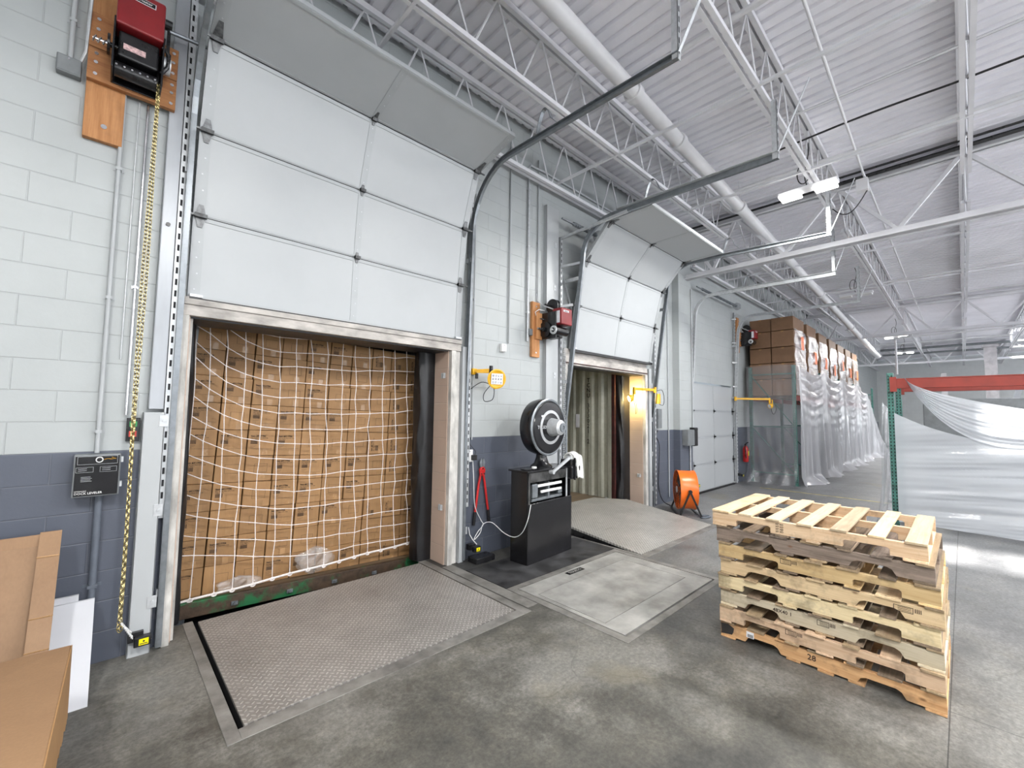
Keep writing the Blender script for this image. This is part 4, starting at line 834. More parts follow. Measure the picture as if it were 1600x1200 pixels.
t = thing('black_card', 'black card folder with a white disc lying on the scale cabinet top', 'folder', (3.50, 3.43, 1.03)); b = MB(); b.box(3.44, 3.62, 3.37, 3.46, 1.031, 1.042); b.build('cover', M['black'], t, bevel=.003); b = MB(); b.cyl((3.6, 3.40, 1.0425), (3.6, 3.40, 1.060), .03, 20); b.build('white_disc', M['whitep'], t, smooth=True)
# towel over the printer arm
b = MB()
def towel(u, v):
    s = (v - .5) * 2; ang = s * 1.35
    wv = .012 * math.sin(u * 9 + v * 4) + .008 * math.sin(u * 21)
    if abs(s) < .35: yy = .085 * s / .35; zz = 1.165 - .10 * (s / .35) ** 2 * .35
    else: yy = math.copysign(.085 + .03 * (abs(s) - .35), s); zz = 1.13 - (abs(s) - .35) * (.36 if s < 0 else .22) - .05 * u
    return (4.245 + .17 * u + .02 * s * math.sin(3 * u) + wv, 3.43 + yy * (.8 + .4 * u) + wv, zz + wv * .5 + .02 * math.sin(u * 3.1))
b.grid(towel, 18, 34); b.build('towel', M['cloth'], None, label='white towel draped over the arm at the right of the scale', cat='towel', smooth=True, solid=.012)
# bolt cutters
t = thing('bolt_cutters', 'red-handled bolt cutters hanging on the grey wall', 'bolt cutters', (3.28, W - .03, .37)); yb = W - .035
for s in (-1, 1):
    b = MB(); b.tube([(3.28 + s * .02, yb, .94), (3.28 + s * .045, yb, .84), (3.285 + s * .10, yb, .50)], .014, 10); b.build('handle', M['redtool'], t, smooth=True)
    b = MB(); b.tube([(3.285 + s * .10, yb, .52), (3.285 + s * .118, yb, .37)], .018, 10); b.build('grip', M['rubber'], t, smooth=True)
    b = MB(); b.prism([(3.28, 1.02), (3.28 + s * .035, 1.03), (3.28 + s * .04, 1.08), (3.28 + s * .018, 1.13), (3.28 + s * .005, 1.10)], 1, yb - .012, yb + .01); b.build('jaw', M['track'], t, bevel=.003)
b = MB(); b.prism([(3.245, .93), (3.315, .93), (3.325, 1.0), (3.30, 1.03), (3.26, 1.03), (3.235, 1.0)], 1, yb - .015, yb + .008); b.build('pivot_plate', M['redtool'], t, bevel=.004)
b = MB()
for q in ((3.26, .95), (3.30, .95), (3.28, 1.01)): b.cyl((q[0], yb - .02, q[1]), (q[0], yb - .014, q[1]), .009, 10)
b.build('pivot_bolts', M['shiny'], t)
# cords
def cord(pts, r, m, lab, name='power_cord'):
    P = [Vector(p) for p in pts]; out = []
    for i in range(len(P) - 1):
        p0 = P[max(i - 1, 0)]; p1 = P[i]; p2 = P[i + 1]; p3 = P[min(i + 2, len(P) - 1)]
        for k in range(6):
            u = k / 6; out.append(.5 * ((2 * p1) + (-p0 + p2) * u + (2 * p0 - 5 * p1 + 4 * p2 - p3) * u * u + (-p0 + 3 * p1 - 3 * p2 + p3) * u ** 3))
    out.append(P[-1]); b = MB(); b.tube(out, r, 6); return b.build(name, M[m], None, label=lab, cat='cord', smooth=True)
cord([(3.12, W - .06, 1.12), (3.13, W - .07, .9), (3.17, W - .05, .6), (3.27, W - .04, .42), (3.30, W - .05, .36), (3.22, W - .06, .30), (3.17, W - .06, .24), (3.16, W - .07, .22), (3.24, W - .07, .28), (3.27, W - .09, .38), (3.36, W - .14, .39), (3.40, W - .3, .30), (3.42, W - .45, .28), (3.43, 3.41, .35), (3.44, 3.335, .50), (3.47, 3.32, .66)], .0045, 'whitep', 'thin white cord from the wall outlet to the scale cabinet')
cord([(3.07, W - .03, 1.95), (3.075, W - .02, 1.7), (3.08, W - .02, 1.4), (3.10, W - .03, 1.3), (3.17, W - .04, 1.22), (3.14, W - .07, 1.17)], .0035, 'black', 'thin black cord from the yellow work lamp to the outlet')
# yellow articulated work lamps
def worklamp(cx, cz, y, lab):
    t = thing('work_lamp', lab, 'work lamp', (cx, W, cz))
    b = MB(); b.bar((cx - .14, W - .05, cz + .09), (cx - .0, y + .02, cz + .10), .03, .035); b.bar((cx - .14, W - .11, cz + .075), (cx - .02, y + .04, cz + .075), .02, .02); b.build('arm', M['yellow'], t, bevel=.003)
    b = MB(); b.box(cx - .16, cx - .1, W - .07, W - .001, cz + .05, cz + .12); b.build('wall_plate', M['yellow'], t, bevel=.004)
    b = MB(); b.cyl((cx - .01, y + .02, cz + .06), (cx - .01, y + .02, cz + .15), .022, 12); b.cyl((cx - .12, W - .09, cz + .0), (cx - .12, W - .09, cz + .06), .018, 10); b.build('pivot_knob', M['black'], t, smooth=True)
    ax = Vector((-.35, -1, -.12)).normalized(); c = Vector((cx + .03, y - .02, cz))
    b = MB(); b.lathe([(-.08, .02), (-.06, .08), (.0, .105), (.03, .115), (.035, .10), (.03, .09), (.03, 0)], c, ax, 28); hd = b.build('lamp_head', M['yellow'], t, smooth=True)
    u = ax.cross(Vector((0, 0, 1))).normalized(); v = u.cross(ax); b = MB()
    q = [c + ax * .036 + u * a * .072 + v * bb * .062 for a, bb in ((-1, -1), (1, -1), (1, 1), (-1, 1))]; q2 = [p + ax * .004 for p in q]; b.add(q + q2, [(0, 1, 2, 3), (4, 7, 6, 5), (0, 4, 5, 1), (1, 5, 6, 2), (2, 6, 7, 3), (3, 7, 4, 0)]); ln_ = b.build('lens_panel', M['whitelab'], hd)
    b = MB()
    for i in range(4):
        for j in range(3): p = c + ax * .0405 + u * (-.050 + .033 * i) + v * (-.038 + .038 * j); b.lathe([(0, .012), (.003, .007), (.003, 0)], p, ax, 8)
    b.build('led_lenses', M['shiny'], ln_)
    b = MB(); b.tube([c - v * .09, c - v * .12 + u * .01], .012, 8); b.build('handle', M['yellow'], hd)
    return t
worklamp(3.25, 2.06, 3.74, 'yellow work lamp with square lens on the wall above the bolt cutters')
cord([(3.23, 3.76, 1.98), (3.17, 3.80, 1.88), (3.20, 3.82, 1.80), (3.30, 3.80, 1.82), (3.31, 3.78, 1.92), (3.26, 3.77, 1.98), (3.18, 3.86, 2.02), (3.06, W - .03, 1.92)], .0045, 'black', 'black cord loop hanging below the wall work lamp')
# jib arm lamps
def jib(x0, x1, y0, y1, z, lab, lit, headx, head_y, cordlab):
    t = thing('dock_light', lab, 'dock light', (x0, y0, z)); b = MB(); b.bar((x0, y0, z), (x1, y1, z), .03, .045); b.build('arm', M['yellow'], t, bevel=.003)
    b = MB(); b.cyl((x0, y0, z - .05), (x0, y0, z + .05), .03, 12); b.cyl((x1, y1, z - .10), (x1, y1, z + .03), .022, 12); b.build('pivot', M['yellow'], t, smooth=True)
    b = MB(); b.lathe([(0, .02), (.02, .05), (.07, .065), (.09, .06), (.08, .05), (.08, 0)], (headx, head_y, z - .15), (-.5, .35, -.2), 20); hd = b.build('lamp_head', M['yellow'], t, smooth=True)
    d = Vector((-.5, .35, -.2)).normalized(); c = Vector((headx, head_y, z - .15)) + d * .084; b = MB(); b.lathe([(0, .05), (.004, .05), (.004, 0)], c, d, 16); b.build('lens', M['glowy'] if lit else M['whitelab'], hd)
    b = MB(); b.bar((headx, head_y, z - .01), (headx, head_y, z - .15), .02, .02); b.build('neck', M['yellow'], t)
    return t
jib(7.28, 6.78, 3.86, 3.99, 2.12, 'lit yellow jib dock light reaching into the second dock opening', 1, 6.80, 4.02, '')
b = MB(); b.box(7.31, 7.37, 3.80, 3.88, 1.87, 2.05); b.build('light_switch_box', M['yellow'], None, label='small yellow switch box at the foot of the jib dock light', cat='switch box', bevel=.005)
cord([(7.30, 3.84, 2.1), (7.42, 3.80, 2.12), (7.5, 3.80, 1.98), (7.5, 3.82, 1.85), (7.40, 3.84, 1.86)], .005, 'black', 'black cord loop behind the yellow switch box')
cord([(6.79, 4.02, 1.95), (6.80, 3.98, 1.80), (6.84, 4.0, 1.68), (6.92, 4.02, 1.74), (6.88, 4.02, 1.92)], .005, 'black', 'black cord loop hanging in the second dock opening')
area('dock_light_glow', (6.84, 3.99, 1.98), .08, .08, 14, (1, .78, .28), (.6, .55, -.1))
jib(11.3, 11.9, 3.86, 3.28, 2.09, 'yellow jib dock light beside the closed dock door', 0, 11.93, 3.23, '')
cord([(11.9, 3.26, 2.03), (11.86, 3.23, 1.8), (11.93, 3.2, 1.72), (11.98, 3.16, 1.86), (11.94, 3.2, 2.0)], .006, 'black', 'black cord loop hanging from the far jib light')
# cords beside second door
cord([(7.44, W - .03, 1.45), (7.47, W - .03, 1.32), (7.52, W - .03, 1.38), (7.46, W - .03, 1.28), (7.56, W - .04, 1.1), (7.54, W - .04, .7), (7.50, W - .05, .35), (7.42, 3.80, .12), (7.38, 3.6, .06)], .008, 'black', 'black cord running down the wall to the orange fan')

# ------------------------------------------------------------------ container behind the second door
t = thing('shipping_container', 'pale green corrugated container wall with black vertical letters seen through the second dock opening', 'container', (5.2, 4.8, .2))
b = MB(); y = 4.47; pts = []
while y < 9.5:
    pts += [(6.79, y), (6.79, y + .075), (6.825, y + .11), (6.825, y + .185)]; y += .22
vs = [(p[0], p[1], .13) for p in pts] + [(p[0], p[1], 2.62) for p in pts]; n = len(pts); b.add(vs, [(i, i + 1, n + i + 1, n + i) for i in range(n - 1)]); b.build('side_wall', M['cont'], t)
b = MB(); b.box(4.2, 4.25, 4.47, 9.5, .2, 2.62); b.build('side_wall', M['cont'], t)
b = MB(); b.box(4.2, 6.9, 9.4, 9.45, .2, 2.62); b.build('end_wall', M['cont'], t)
b = MB(); b.box(4.2, 6.9, 4.45, 9.5, 2.62, 2.66); b.build('roof_panel', M['cont'], t)
b = MB(); b.box(4.2, 6.82, 4.62, 9.5, .05, .13); b.build('floor_panel', M['plywood'], t)
b = MB(); b.box(6.76, 6.82, 4.38, 4.45, .0, 2.62); b.build('corner_post', M['rustred'], t, bevel=.004)
b = MB(); b.box(6.775, 6.82, 4.45, 4.50, .13, 2.6); b.build('door_edge', M['cont'], t)
b = MB(); zz = 2.28
for ch in 'TCNU 333021 2':
    if ch != ' ': add_text(b, ch, .115, (6.786, 4.985, zz), (0, -1, 0), (0, 0, 1), 'CENTER')
    zz -= .098
b.build('lettering', M['ink'], t)
b = MB(); b.box(6.784, 6.7885, 5.20, 5.285, 1.40, 1.66); b.build('data_plate', M['whitelab'], t)
# dock seals
def seal(x0, x1, y0, y1, z1, lab, seed):
    rr = random.Random(seed)
    b = MB(); nz = 60; na = 40
    def fn(u, v):
        a = 2 * PI * v; z = z1 * u; cx = (x0 + x1) / 2; cy = (y0 + y1) / 2
        k = 1 + .09 * math.sin(u * 9 + v * 9 + seed) * math.sin(v * 25 + u * 7) + .05 * math.sin(v * 44 + 6 * math.sin(u * 5 + seed)); ca, sa = math.cos(a), math.sin(a)
        return (cx + math.copysign(abs(ca) ** .55, ca) * (x1 - x0) / 2 * k, cy + math.copysign(abs(sa) ** .55, sa) * (y1 - y0) / 2, z)
    b.grid(fn, nz, na); return b.build('dock_seal', M['rubber'], None, label=lab, cat='dock seal', smooth=True)
seal(2.62, 2.90, 4.245, 4.46, 2.42, 'black padded dock seal at the right edge of the carton-filled opening', 1)
seal(.36, .52, 4.245, 4.44, 2.42, 'narrow black padded dock seal at the left edge of the carton-filled opening', 2)
seal(6.80, 7.16, 4.245, 4.46, 2.42, 'wide wrinkled black dock seal beside the container wall', 3)
b = MB(); b.box(.45, 2.85, 4.27, 4.44, 2.36, 2.7); b.build('dock_seal', M['rubber'], None, label='black head seal above the cartons', cat='dock seal', bevel=.03)
b = MB(); b.box(4.6, 7.1, 4.27, 4.44, 2.42, 2.75); b.build('dock_seal', M['rubber'], None, label='black head seal above the container mouth', cat='dock seal', bevel=.03)
for (x, z, lab) in ((2.787, 2.05, 'small galvanised clip high on the tan blocks of the near opening'), (2.787, .58, 'small galvanised clip low on the tan blocks of the near opening'), (7.037, .55, 'small galvanised clip low on the tan blocks of the second opening')):
    b = MB(); b.box(x - .008, x, 4.02, 4.09, z, z + .06); b.box(x - .02, x - .008, 4.03, 4.045, z, z + .06); b.box(x - .02, x - .008, 4.065, 4.08, z, z + .06); b.build('wall_clip', M['galv'], None, label=lab, cat='clip')

# ------------------------------------------------------------------ truck load behind the first door
TILT = math.radians(2.3)
t = thing('truck_trailer', 'green rusty truck bed edge under the cartons in the near dock opening', 'trailer', (1.66, 4.5, .02), rot=(0, TILT, 0))
b = MB(); b.box(-1.18, 1.2, -.02, .03, -.125, 0); b.build('rear_beam', M['green'], t, bevel=.004)
b = MB(); b.box(-1.18, 1.2, .03, 2.6, -.06, -.01); b.build('bed_floor', M['plywood'], t)
b = MB(); b.box(-1.22, -1.19, .0, 2.6, -.1, 2.7); b.build('side_wall', M['greybox'], t); b = MB(); b.box(1.21, 1.24, .0, 2.6, -.1, 2.7); b.build('side_wall', M['greybox'], t)
b = MB(); b.box(-1.22, 1.24, 0.0, 2.6, 2.7, 2.73); b.build('roof_panel', M['greybox'], t); b = MB(); b.box(-1.22, 1.24, 2.57, 2.6, -.1, 2.7); b.build('end_wall', M['greybox'], t)
b = MB(); b.box(-1.05, 1.05, .12, 2.6, -.9, -.07); b.build('chassis', M['black'], t)
for x in (-.75, -.3, .12, .55):
    b = MB(); b.box(x, x + .05, -.035, -.02, -.09, -.06); b.cyl((x + .025, -.05, -.075), (x + .025, -.02, -.075), .012, 8); b.build('bolt_lug', M['track'], t)
BWD, BHT, BDP = .2365, .2395, .30
tilt = Matrix.Rotation(TILT, 4, 'Y')
protos = []
ORD = ['leftmost', 'second', 'third', 'fourth', 'fifth', 'sixth', 'seventh', 'eighth', 'ninth', 'rightmost']
def make_carton(kind):
    r = thing('carton', '', 'carton', (0, 0, 0), local=True); w2 = BWD / 2 - .0045; h = BHT - .003; rr = R.uniform
    b = MB(); b.box(-w2, w2, 0, BDP, 0, h); b.build('box_body', M['card'], r, bevel=.004)
    y = -.0008; b = MB()
    b.box(w2 * .1, w2 * .5, y, 0, 0.002, h * .26); b.build('tape', M['tape'], r)
    b = MB()
    if kind == 0 or kind == 2:
        def T(s, sz, u, v):
            if kind == 0: add_text(b, s, sz, (-w2 + .02 + u, y, h - .06 - v), (1, 0, 0), (0, 0, 1))
            else: add_text(b, s, sz, (-w2 + .05 + v, y, .03 + u), (0, 0, 1), (-1, 0, 0))
        T('Item #X17706', .021, 0, 0); T('Item #X17706', .021, .0008, .0004); T('Item #X17706', .021, 0, -.0006); T('Item Group Floor 4 Pc 1 Lot', .0125, 0, .015); T('Color Way 1', .0125, 0, .029)
        xs_ = 0
        for i in range(15):
            wd = (.0012, .0022, .0032)[(i * 7 + 3) % 3]
            if kind == 0: b.box(-w2 + .022 + xs_, -w2 + .022 + xs_ + wd, y - .0004, y, h - .128, h - .094)
            else: b.box(-w2 + .085, -w2 + .12, y - .0004, y, .035 + xs_, .035 + xs_ + wd)
            xs_ += wd + .0016
        for i in range(3):
            if kind == 0: b.box(-w2 + .02, -w2 + .075 - .012 * i, y - .0004, y, h - .143 - i * .009, h - .1415 - i * .009)
        if kind == 0: b.box(-w2 + .02, w2 - .02, y - .0004, y, h - .172, h - .1705)
    else:
        rect(b, -w2 * .35, w2 * .62, h * .34, h * .68, y, .0016)
    b.build('printed_marks', M['inkbrown'], r); return r
protos = [make_carton(0), make_carton(1), make_carton(2)]; used = [False] * 3
for cidx in range(10):
    for ridx in range(10):
        kind = (2 if R.random() < .75 else 1) if cidx >= 7 else (0 if R.random() < .62 else 1)
        o = protos[kind] if not used[kind] else copy_tree(protos[kind]); used[kind] = True
        v = tilt @ Vector((-1.07 + cidx * BWD, .12 + R.uniform(0, .02) + (.03 if ridx > 7 else 0), -.01 + ridx * BHT + .002))
        o.location = (1.66 + v.x, 4.5 + v.y, .02 + v.z); o.rotation_euler = (0, TILT, R.uniform(-.006, .006))
        o['group'] = 'cartons loaded in the truck behind the net'
        o['label'] = 'brown carton behind the net, %s column from the left, %s' % (ORD[cidx], ('bottom row' if ridx == 0 else 'top row' if ridx == 9 else ORD[ridx] + ' row from the bottom')) if cidx not in (0, 9) else 'brown carton behind the net in the %s column, %s' % (ORD[cidx], ('bottom row' if ridx == 0 else 'top row' if ridx == 9 else ORD[ridx] + ' row from the bottom'))
# cargo net: knots (x, z), top row to bottom row
NETK = [[(0.541,2.382),(0.645,2.384),(0.764,2.385),(0.908,2.386),(1.052,2.388),(1.198,2.39),(1.347,2.391),(1.484,2.393),(1.642,2.395),(1.801,2.396),(1.938,2.398),(2.098,2.4),(2.258,2.401),(2.408,2.403),(2.565,2.405),(2.704,2.406)],[(0.541,2.382),(0.644,2.39),(0.765,2.386),(0.907,2.389),(1.047,2.376),(1.196,2.364),(1.35,2.37),(1.477,2.376),(1.636,2.375),(1.809,2.387),(1.946,2.399),(2.098,2.405),(2.256,2.408),(2.398,2.4),(2.557,2.407),(2.704,2.392)],[(0.541,2.382),(0.641,2.385),(0.763,2.389),(0.913,2.293),(1.057,2.242),(1.209,2.223),(1.347,2.227),(1.499,2.237),(1.655,2.242),(1.808,2.245),(1.942,2.245),(2.104,2.252),(2.263,2.28),(2.409,2.278),(2.566,2.306),(2.707,2.307)],[(0.541,2.382),(0.643,2.321),(0.778,2.21),(0.921,2.135),(1.066,2.099),(1.205,2.08),(1.355,2.093),(1.505,2.091),(1.653,2.092),(1.806,2.093),(1.957,2.092),(2.105,2.111),(2.275,2.118),(2.419,2.133),(2.578,2.138),(2.711,2.145)],[(0.546,2.238),(0.652,2.138),(0.773,2.049),(0.928,1.988),(1.063,1.952),(1.219,1.93),(1.358,1.936),(1.504,1.933),(1.652,1.928),(1.822,1.942),(1.963,1.936),(2.121,1.947),(2.265,1.951),(2.424,1.974),(2.573,1.978),(2.716,1.999)],[(0.549,2.107),(0.655,2.003),(0.782,1.909),(0.925,1.848),(1.07,1.803),(1.217,1.783),(1.36,1.789),(1.497,1.787),(1.651,1.778),(1.814,1.786),(1.95,1.788),(2.111,1.795),(2.274,1.802),(2.436,1.807),(2.571,1.836),(2.72,1.845)],[(0.555,1.922),(0.66,1.84),(0.786,1.761),(0.926,1.693),(1.073,1.663),(1.213,1.635),(1.359,1.641),(1.506,1.63),(1.654,1.635),(1.812,1.629),(1.968,1.636),(2.13,1.638),(2.281,1.65),(2.434,1.65),(2.586,1.677),(2.723,1.685)],[(0.554,1.774),(0.654,1.693),(0.781,1.614),(0.914,1.558),(1.068,1.511),(1.224,1.489),(1.369,1.478),(1.509,1.481),(1.672,1.472),(1.823,1.471),(1.968,1.476),(2.113,1.493),(2.292,1.499),(2.439,1.506),(2.585,1.516),(2.727,1.525)],[(0.55,1.604),(0.657,1.533),(0.787,1.461),(0.92,1.411),(1.064,1.381),(1.219,1.352),(1.377,1.34),(1.523,1.331),(1.679,1.33),(1.819,1.339),(1.967,1.333),(2.136,1.345),(2.286,1.344),(2.447,1.361),(2.604,1.36),(2.731,1.373)],[(0.547,1.454),(0.64,1.392),(0.779,1.321),(0.925,1.261),(1.073,1.222),(1.219,1.206),(1.374,1.189),(1.528,1.181),(1.67,1.177),(1.826,1.187),(1.985,1.182),(2.128,1.18),(2.299,1.188),(2.451,1.182),(2.592,1.184),(2.735,1.191)],[(0.543,1.28),(0.642,1.228),(0.781,1.163),(0.913,1.12),(1.064,1.078),(1.225,1.057),(1.377,1.04),(1.517,1.026),(1.683,1.022),(1.835,1.032),(1.974,1.033),(2.129,1.035),(2.293,1.03),(2.443,1.029),(2.62,1.032),(2.739,1.04)],[(0.539,1.127),(0.642,1.072),(0.786,1.01),(0.923,0.97),(1.062,0.934),(1.222,0.913),(1.382,0.882),(1.527,0.879),(1.677,0.881),(1.832,0.877),(1.978,0.869),(2.13,0.876),(2.283,0.877),(2.463,0.871),(2.618,0.874),(2.743,0.867)],[(0.535,0.955),(0.632,0.905),(0.786,0.857),(0.924,0.81),(1.069,0.778),(1.224,0.741),(1.38,0.722),(1.522,0.717),(1.69,0.709),(1.834,0.719),(1.988,0.716),(2.137,0.714),(2.289,0.719),(2.446,0.711),(2.605,0.704),(2.747,0.71)],[(0.532,0.799),(0.627,0.76),(0.779,0.71),(0.912,0.672),(1.066,0.637),(1.231,0.596),(1.375,0.567),(1.533,0.555),(1.684,0.556),(1.849,0.545),(2.006,0.541),(2.138,0.549),(2.31,0.549),(2.454,0.543),(2.626,0.542),(2.751,0.538)],[(0.528,0.624),(0.625,0.59),(0.773,0.549),(0.913,0.517),(1.073,0.488),(1.236,0.444),(1.378,0.426),(1.53,0.406),(1.691,0.394),(1.838,0.402),(2.0,0.387),(2.144,0.399),(2.307,0.394),(2.459,0.382),(2.621,0.383),(2.755,0.381)],[(0.524,0.459),(0.624,0.439),(0.776,0.405),(0.919,0.377),(1.063,0.341),(1.225,0.303),(1.382,0.27),(1.538,0.249),(1.696,0.24),(1.846,0.238),(1.998,0.247),(2.163,0.237),(2.302,0.234),(2.466,0.224),(2.628,0.222),(2.758,0.225)],[(0.515,0.075),(0.614,0.079),(0.78,0.085),(0.911,0.09),(1.07,0.095),(1.232,0.101),(1.384,0.107),(1.545,0.113),(1.692,0.118),(1.847,0.124),(2.012,0.129),(2.16,0.135),(2.308,0.14),(2.471,0.146),(2.633,0.152),(2.76,0.156)]]
b = MB()
def nd(i, j): p = NETK[j][i]; return Vector((p[0], 4.495 + .012 * math.sin(i * 1.3 + j * .8), p[1]))
NR, NC = len(NETK), 16
for j in range(NR): b.tube([nd(i, j) for i in range(NC)], .0038 if j < NR - 1 else .010, 6)
for i in range(NC): b.tube([nd(i, j) for j in range(NR)], .0038, 6)
for i in range(1, NC - 1):
    for j in range(1, NR - 1): b.lathe([(-.009, 0), (-.005, .008), (.005, .008), (.009, 0)], nd(i, j), (0, 1, 0), 6)
for i in range(1, NC): b.tube([nd(i, NR - 1) + Vector((.018 * math.cos(a), -.006, .014 * math.sin(a) - .004)) for a in [2 * PI * k / 10 for k in range(10)]], .006, 6, closed=True)
b.build('cargo_net', M['rope'], None, label='white knotted rope net stretched in front of the cartons', cat='net', smooth=True)
# crumpled film at the truck edge
def crump(cx, cy, cz, rx, rz, lab, seed):
    rr = random.Random(seed); b = MB(); ph = [rr.uniform(0, 6) for _ in range(6)]
    def fn(u, v):
        a = PI * u; c = 2 * PI * v; k = 1 + .22 * math.sin(7 * u + ph[0] + 3 * math.sin(9 * v + ph[1])) + .12 * math.sin(23 * v + ph[2] + 11 * u)
        return (cx + rx * math.sin(a) * math.cos(c) * k, cy + .05 * math.sin(a) * math.sin(c) * k, cz + rz * math.cos(a) * k)
    b.grid(fn, 30, 48); b.build('plastic_wad', M['wrap'], None, label=lab, cat='plastic film', smooth=False)
crump(1.62, 4.56, .17, .16, .10, 'large crumpled clear plastic wad at the foot of the cartons', 1)
crump(.98, 4.55, .11, .15, .05, 'small crumpled clear plastic wad at the left foot of the cartons', 2)

# ------------------------------------------------------------------ cardboard and foam sheets at lower left
def lean(x0, x1, yb, yt, zt, th, m, name, lab, cat, z0=0, slant=0, parts=None):
    t = thing(name, lab, cat, ((x0 + x1) / 2, yb, z0)); b = MB()
    v = [(x0 - slant, yb, z0), (x1 - slant, yb, z0), (x1, yt, zt), (x0, yt, zt), (x0 - slant, yb + th, z0), (x1 - slant, yb + th, z0), (x1, yt + th, zt), (x0, yt + th, zt)]
    b.add(v, [(0, 1, 2, 3), (4, 7, 6, 5), (0, 4, 5, 1), (1, 5, 6, 2), (2, 6, 7, 3), (3, 7, 4, 0)]); b.build('sheet', M[m], t); return t
lean(-.20, -.042, 3.50, 3.90, .485, .02, 'foam', 'foam_board', 'white foam board leaning on the wall, the left one behind', 'foam board', slant=-.0)
lean(-.165, .032, 3.44, 3.86, .455, .02, 'foam', 'foam_board', 'white foam board leaning on the wall, the right one in front', 'foam board', slant=.0)
t = lean(-1.2, -.215, 3.30, 3.80, .91, .012, 'cardl', 'cardboard_sheet', 'large flattened cardboard sheet leaning on the grey wall', 'cardboard')
b = MB(); b.add([(-1.2, 3.765, .83), (-.215, 3.765, .84), (-.215, 3.785, .915), (-1.2, 3.785, .905), (-1.2, 3.775, .83), (-.215, 3.775, .84), (-.215, 3.795, .915), (-1.2, 3.795, .905)], [(0, 1, 2, 3), (4, 7, 6, 5), (0, 4, 5, 1), (1, 5, 6, 2), (2, 6, 7, 3), (3, 7, 4, 0)]); b.build('folded_flap', M['cardl'], t)
t = lean(-.225, -.135, 3.16, 3.79, .925, .012, 'cardl', 'cardboard_sheet', 'narrow folded cardboard strip leaning at the edge of the large sheet', 'cardboard', slant=.0)
b = MB(); b.add([(-.225, 3.70, .80), (-.135, 3.70, .80), (-.135, 3.702, .806), (-.225, 3.702, .806)], [(0, 1, 2, 3)])
for zf in (.80, .52, .38):
    yy = 3.16 + (3.79 - 3.16) * zf / .925 - .004; b.box(-.226, -.134, yy - .002, yy + .002, zf, zf + .004)
b.build('crease_lines', M['tape'], t)
# big cardboard box in front, only its right end in view
t = thing('cardboard_box', 'large plain cardboard box in the lower left corner', 'cardboard box', (-.5, 2.55, 0))
xe = -.045
b = MB(); b.add([(-1.1, 2.15, .50), (-.075, 2.05, .50), (-.045, 3.08, .50), (-1.1, 3.20, .46), (-1.1, 2.15, 0), (-.16, 2.10, 0), (-.16, 3.0, 0.0), (-1.1, 3.2, 0)], [(0, 1, 2, 3), (4, 7, 6, 5), (0, 4, 5, 1), (1, 5, 6, 2), (2, 6, 7, 3), (3, 7, 4, 0)]); b.build('box_body', M['cardl'], t, bevel=.005)
b = MB(); rr = random.Random(4); pts = []
for i in range(40):
    y = 2.06 + i * .026; pts.append((y, .30 - .16 * i / 39 + rr.uniform(-.02, .02)))
n = len(pts); x_ = -.05
v = [(-.072 + .030 * i / 39, p[0], .50) for i, p in enumerate(pts)] + [(-.070 + .03 * i / 39 + rr.uniform(-.001, .001), p[0], p[1]) for i, p in enumerate(pts)]; b.add(v, [(i, i + 1, n + i + 1, n + i) for i in range(n - 1)]); b.build('torn_flap', M['card'], t, solid=.004)

# ------------------------------------------------------------------ pallets
PC = ['orange-brown', 'pinkish', 'pale cream', 'yellowish', 'light brown', 'golden yellow', 'dark weathered', 'fresh pale']
PL = ['orange-brown wooden pallet at the bottom of the stack, marked with a number and a barcode', 'pinkish wooden pallet second from the bottom of the stack', 'pale cream wooden pallet third from the bottom of the stack', 'yellowish wooden pallet fourth from the bottom of the stack',
      'light brown wooden pallet fourth from the top of the stack', 'golden wooden pallet third from the top of the stack', 'dark weathered pallet just below the top one', 'fresh pale wooden pallet on top of the stack']
HP = .1175; LY = 1.215; LX = 1.02
def stringer_poly(kind):
    z0, z1 = .0, .0895
    def notch(c, w=.115, h=.045):
        if kind == 0: return [(c - w, z0), (c - w + .02, z0 + h * .75), (c - w + .045, z0 + h), (c + w - .045, z0 + h), (c + w - .02, z0 + h * .75), (c + w, z0)]
        return [(c - w, z0), (c - w, z0 + h * .8), (c - w + .012, z0 + h), (c + w - .012, z0 + h), (c + w, z0 + h * .8), (c + w, z0)]
    return [(0, z0)] + notch(.285) + notch(.93) + [(LY, z0), (LY, z1), (0, z1)]
